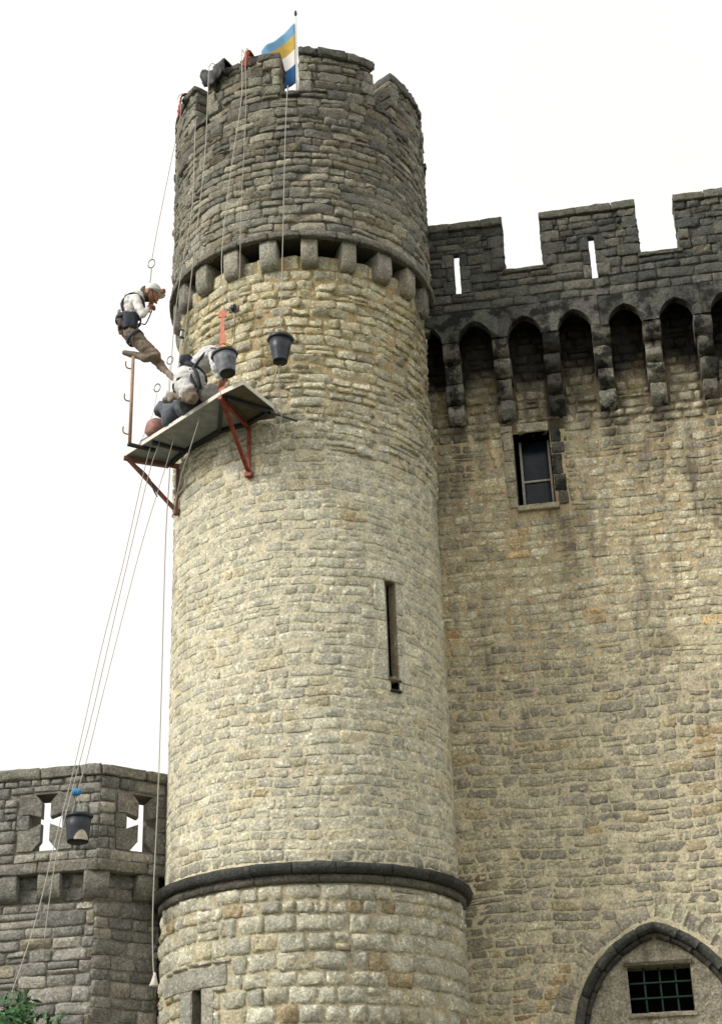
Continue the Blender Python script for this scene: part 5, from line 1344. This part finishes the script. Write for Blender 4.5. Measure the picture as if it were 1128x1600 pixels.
# thighs down to the knees on the deck, shins back
for (hx_, hy_, kx, ky, ax_, ay_, dy) in ((287, 600, 300, 622, 274, 617, -.06), (303, 598, 318, 613, 292, 612, .10)):
    pr += [(Bt(hx_, hy_, dy), Bt((hx_ + kx) / 2, (hy_ + ky) / 2, dy - .05), .125, .105, 1), (Bt((hx_ + kx) / 2, (hy_ + ky) / 2, dy - .05), Bt(kx, ky, dy - .1), .095, .072, 2), (Bt(kx, ky, dy - .1), Bt(ax_, ay_, dy + .12), .068, .05, 2), (Bt(ax_, ay_, dy + .12), Bt(ax_ - 9, ay_ + 1, dy + .16), .045, .042, 3), (Bt(ax_ - 9, ay_ + 1, dy + .16), Bt(ax_ - 7, ay_ + 9, dy + .12), .04, .032, 3)]
s1, e1, w_1 = Bt(334, 556, -.24), Bt(337, 578, -.30), Bt(343, 592, -.28)
pr += [(s1, e1, .06, .05, 1), (e1, w_1, .046, .032, 1)]; hand(pr, w_1, Bt(345, 602, -.26) - w_1, (0, 1, 0), 0, .9)
s2, e2, w_2 = Bt(334, 553, .06), Bt(347, 566, .1), Bt(352, 582, .0)
pr += [(s2, e2, .06, .05, 1), (e2, w_2, .046, .032, 1)]; hand(pr, w_2, Bt(351, 592, -.05) - w_2, (0, 1, 0), 0, .9, 1.0, -1)
figure('body', pr, [M['skin'], M['coverall'], M['trousers'], M['shoe']], w2)
lathe(MB(), [(.100, -.01), (.104, 0), (.10, .03), (.082, .065), (.05, .088), (.005, .098)], Bt(356, 551, -.2), (0.35, -.1, 1), 22).build('helmet', M['yellow'], w2)
mb = MB()
band(mb, Bt(302, 581, -.01), Bt(310, 572) - Bt(296, 590), .152, .158, .06, (0, 1, 0), .012); mb.build('belt', M['webbing'], w2)
mb = MB()
for c, ax, ra in ((Bt(291, 602, -.03), (.35, -.3, -.9), .15), (Bt(304, 598, .06), (.5, -.3, -.8), .15)): band(mb, c, ax, ra, ra, .04, (0, 1, 0), .01)
tube(mb, spline([Bt(302, 573, -.17), Bt(308, 584, -.2), Bt(312, 598, -.19), Bt(314, 608, -.15)], 5), .020, 6)
tube(mb, spline([Bt(297, 577, -.16), Bt(300, 592, -.19), Bt(308, 605, -.18)], 5), .016, 6)
mb.build('leg_loops', M['webbing'], w2)
mb = MB()
for dy in (-.09, .06): tube(mb, spline([Bt(303, 575, dy - .07), Bt(312, 562, dy - .1), Bt(326, 547, dy - .1), Bt(338, 546, dy - .12), Bt(341, 556, dy - .16)], 5), .017, 6)
mb.build('shoulder_straps', M['webbing'], w2)
rough_box(MB(), plane_map(*Bt(289, 570, -.1)[:2], 0), (-.05, .07), (Bt(289, 577).z, Bt(289, 564).z), (-.05, .05), (3, 3, 3), .02, .006).build('tool_pouch', M['webbing'], w2)

# ------------------------------------------------------------------ tree below the bastion
def tree(base_, top_z, rad, nleaf, label, rng=np.random.default_rng(5)):
    root = empty('tree', base_, label, 'tree'); b = Vector(base_)
    mb = MB(); tube(mb, spline([b, b + Vector((.03, .02, top_z * .35)), b + Vector((-.02, 0, top_z * .7))], 5), list(np.linspace(.11, .05, 11)), 9)
    tips = []
    for i in range(14):
        a = i * 2.4; p0 = b + Vector((0, 0, top_z * rng.uniform(.4, .68))); p1 = p0 + Vector((math.cos(a) * rad * rng.uniform(.4, .85), math.sin(a) * rad * rng.uniform(.4, .85), rng.uniform(.3, .8)))
        tube(mb, spline([p0, p0.lerp(p1, .5) + Vector((0, 0, -.05)), p1], 4), list(np.linspace(.035, .01, 9)), 6); tips.append(p1)
    mb.build('trunk', M['bark'], root)
    m, t, bs = nodes('leaf_green'); at_ = N(t, 'ShaderNodeVertexColor'); at_.layer_name = 'Col'
    t.links.new(at_.outputs[0], bs.inputs['Base Color']); bs.inputs['Roughness'].default_value = .6
    V = []; C = []
    lob = [(rng.normal(0, .55, 2), rng.uniform(.3, 1)) for _ in range(26)]
    cl = []
    for i in range(150):
        a = rng.uniform(0, 6.28); rr = rad * math.sqrt(rng.random()); hz = 1 - (rr / rad) ** 2
        z = top_z - 0.95 + rng.uniform(-.2, 1) * .86 * max(hz, 0) ** .35 + rng.normal(0, .06)
        cl.append((b.x + rr * math.cos(a), b.y + rr * math.sin(a), z, rng.uniform(.10, .2), rng.uniform(.6, 1.3)))
    n = nleaf
    ci = rng.integers(0, len(cl), n); cl = np.array(cl)
    d = rng.normal(0, 1, (n, 3)); d /= np.linalg.norm(d, axis=1, keepdims=True)
    c = cl[ci, :3] + d * cl[ci, 3:4] * rng.uniform(.5, 1.1, (n, 1)); c[:, 2] = np.minimum(c[:, 2], top_z + rng.normal(0, .07, n))
    x = rng.normal(0, 1, (n, 3)); x /= np.linalg.norm(x, axis=1, keepdims=True); y = np.cross(x, d); y /= np.maximum(np.linalg.norm(y, axis=1, keepdims=True), 1e-6)
    l = rng.uniform(.018, .058, (n, 1)); wd = l * .42
    Q = np.stack([c - x * l, c - y * wd + d * .006, c + x * l, c + y * wd + d * .006], 1)
    col = np.array([0.028, 0.10, 0.035]) * cl[ci, 4:5] * rng.uniform(.6, 1.5, (n, 1)) + np.array([.03, .03, 0]) * rng.random((n, 1))
    mb = MB(); mb.v = Q.reshape(-1, 3).tolist(); mb.n = 4 * n; mb.f = [(4*i, 4*i+1, 4*i+2, 4*i+3) for i in range(n)]; mb.mi = [0] * n; mb.c = np.repeat(col, 4, 0).tolist()
    mb.build('crown', m, root, False)
tree((-3.05, 12.4, 0), 3.56, 0.85, 15000, 'leafy green shrub-like tree whose top shows in front of the bastion')
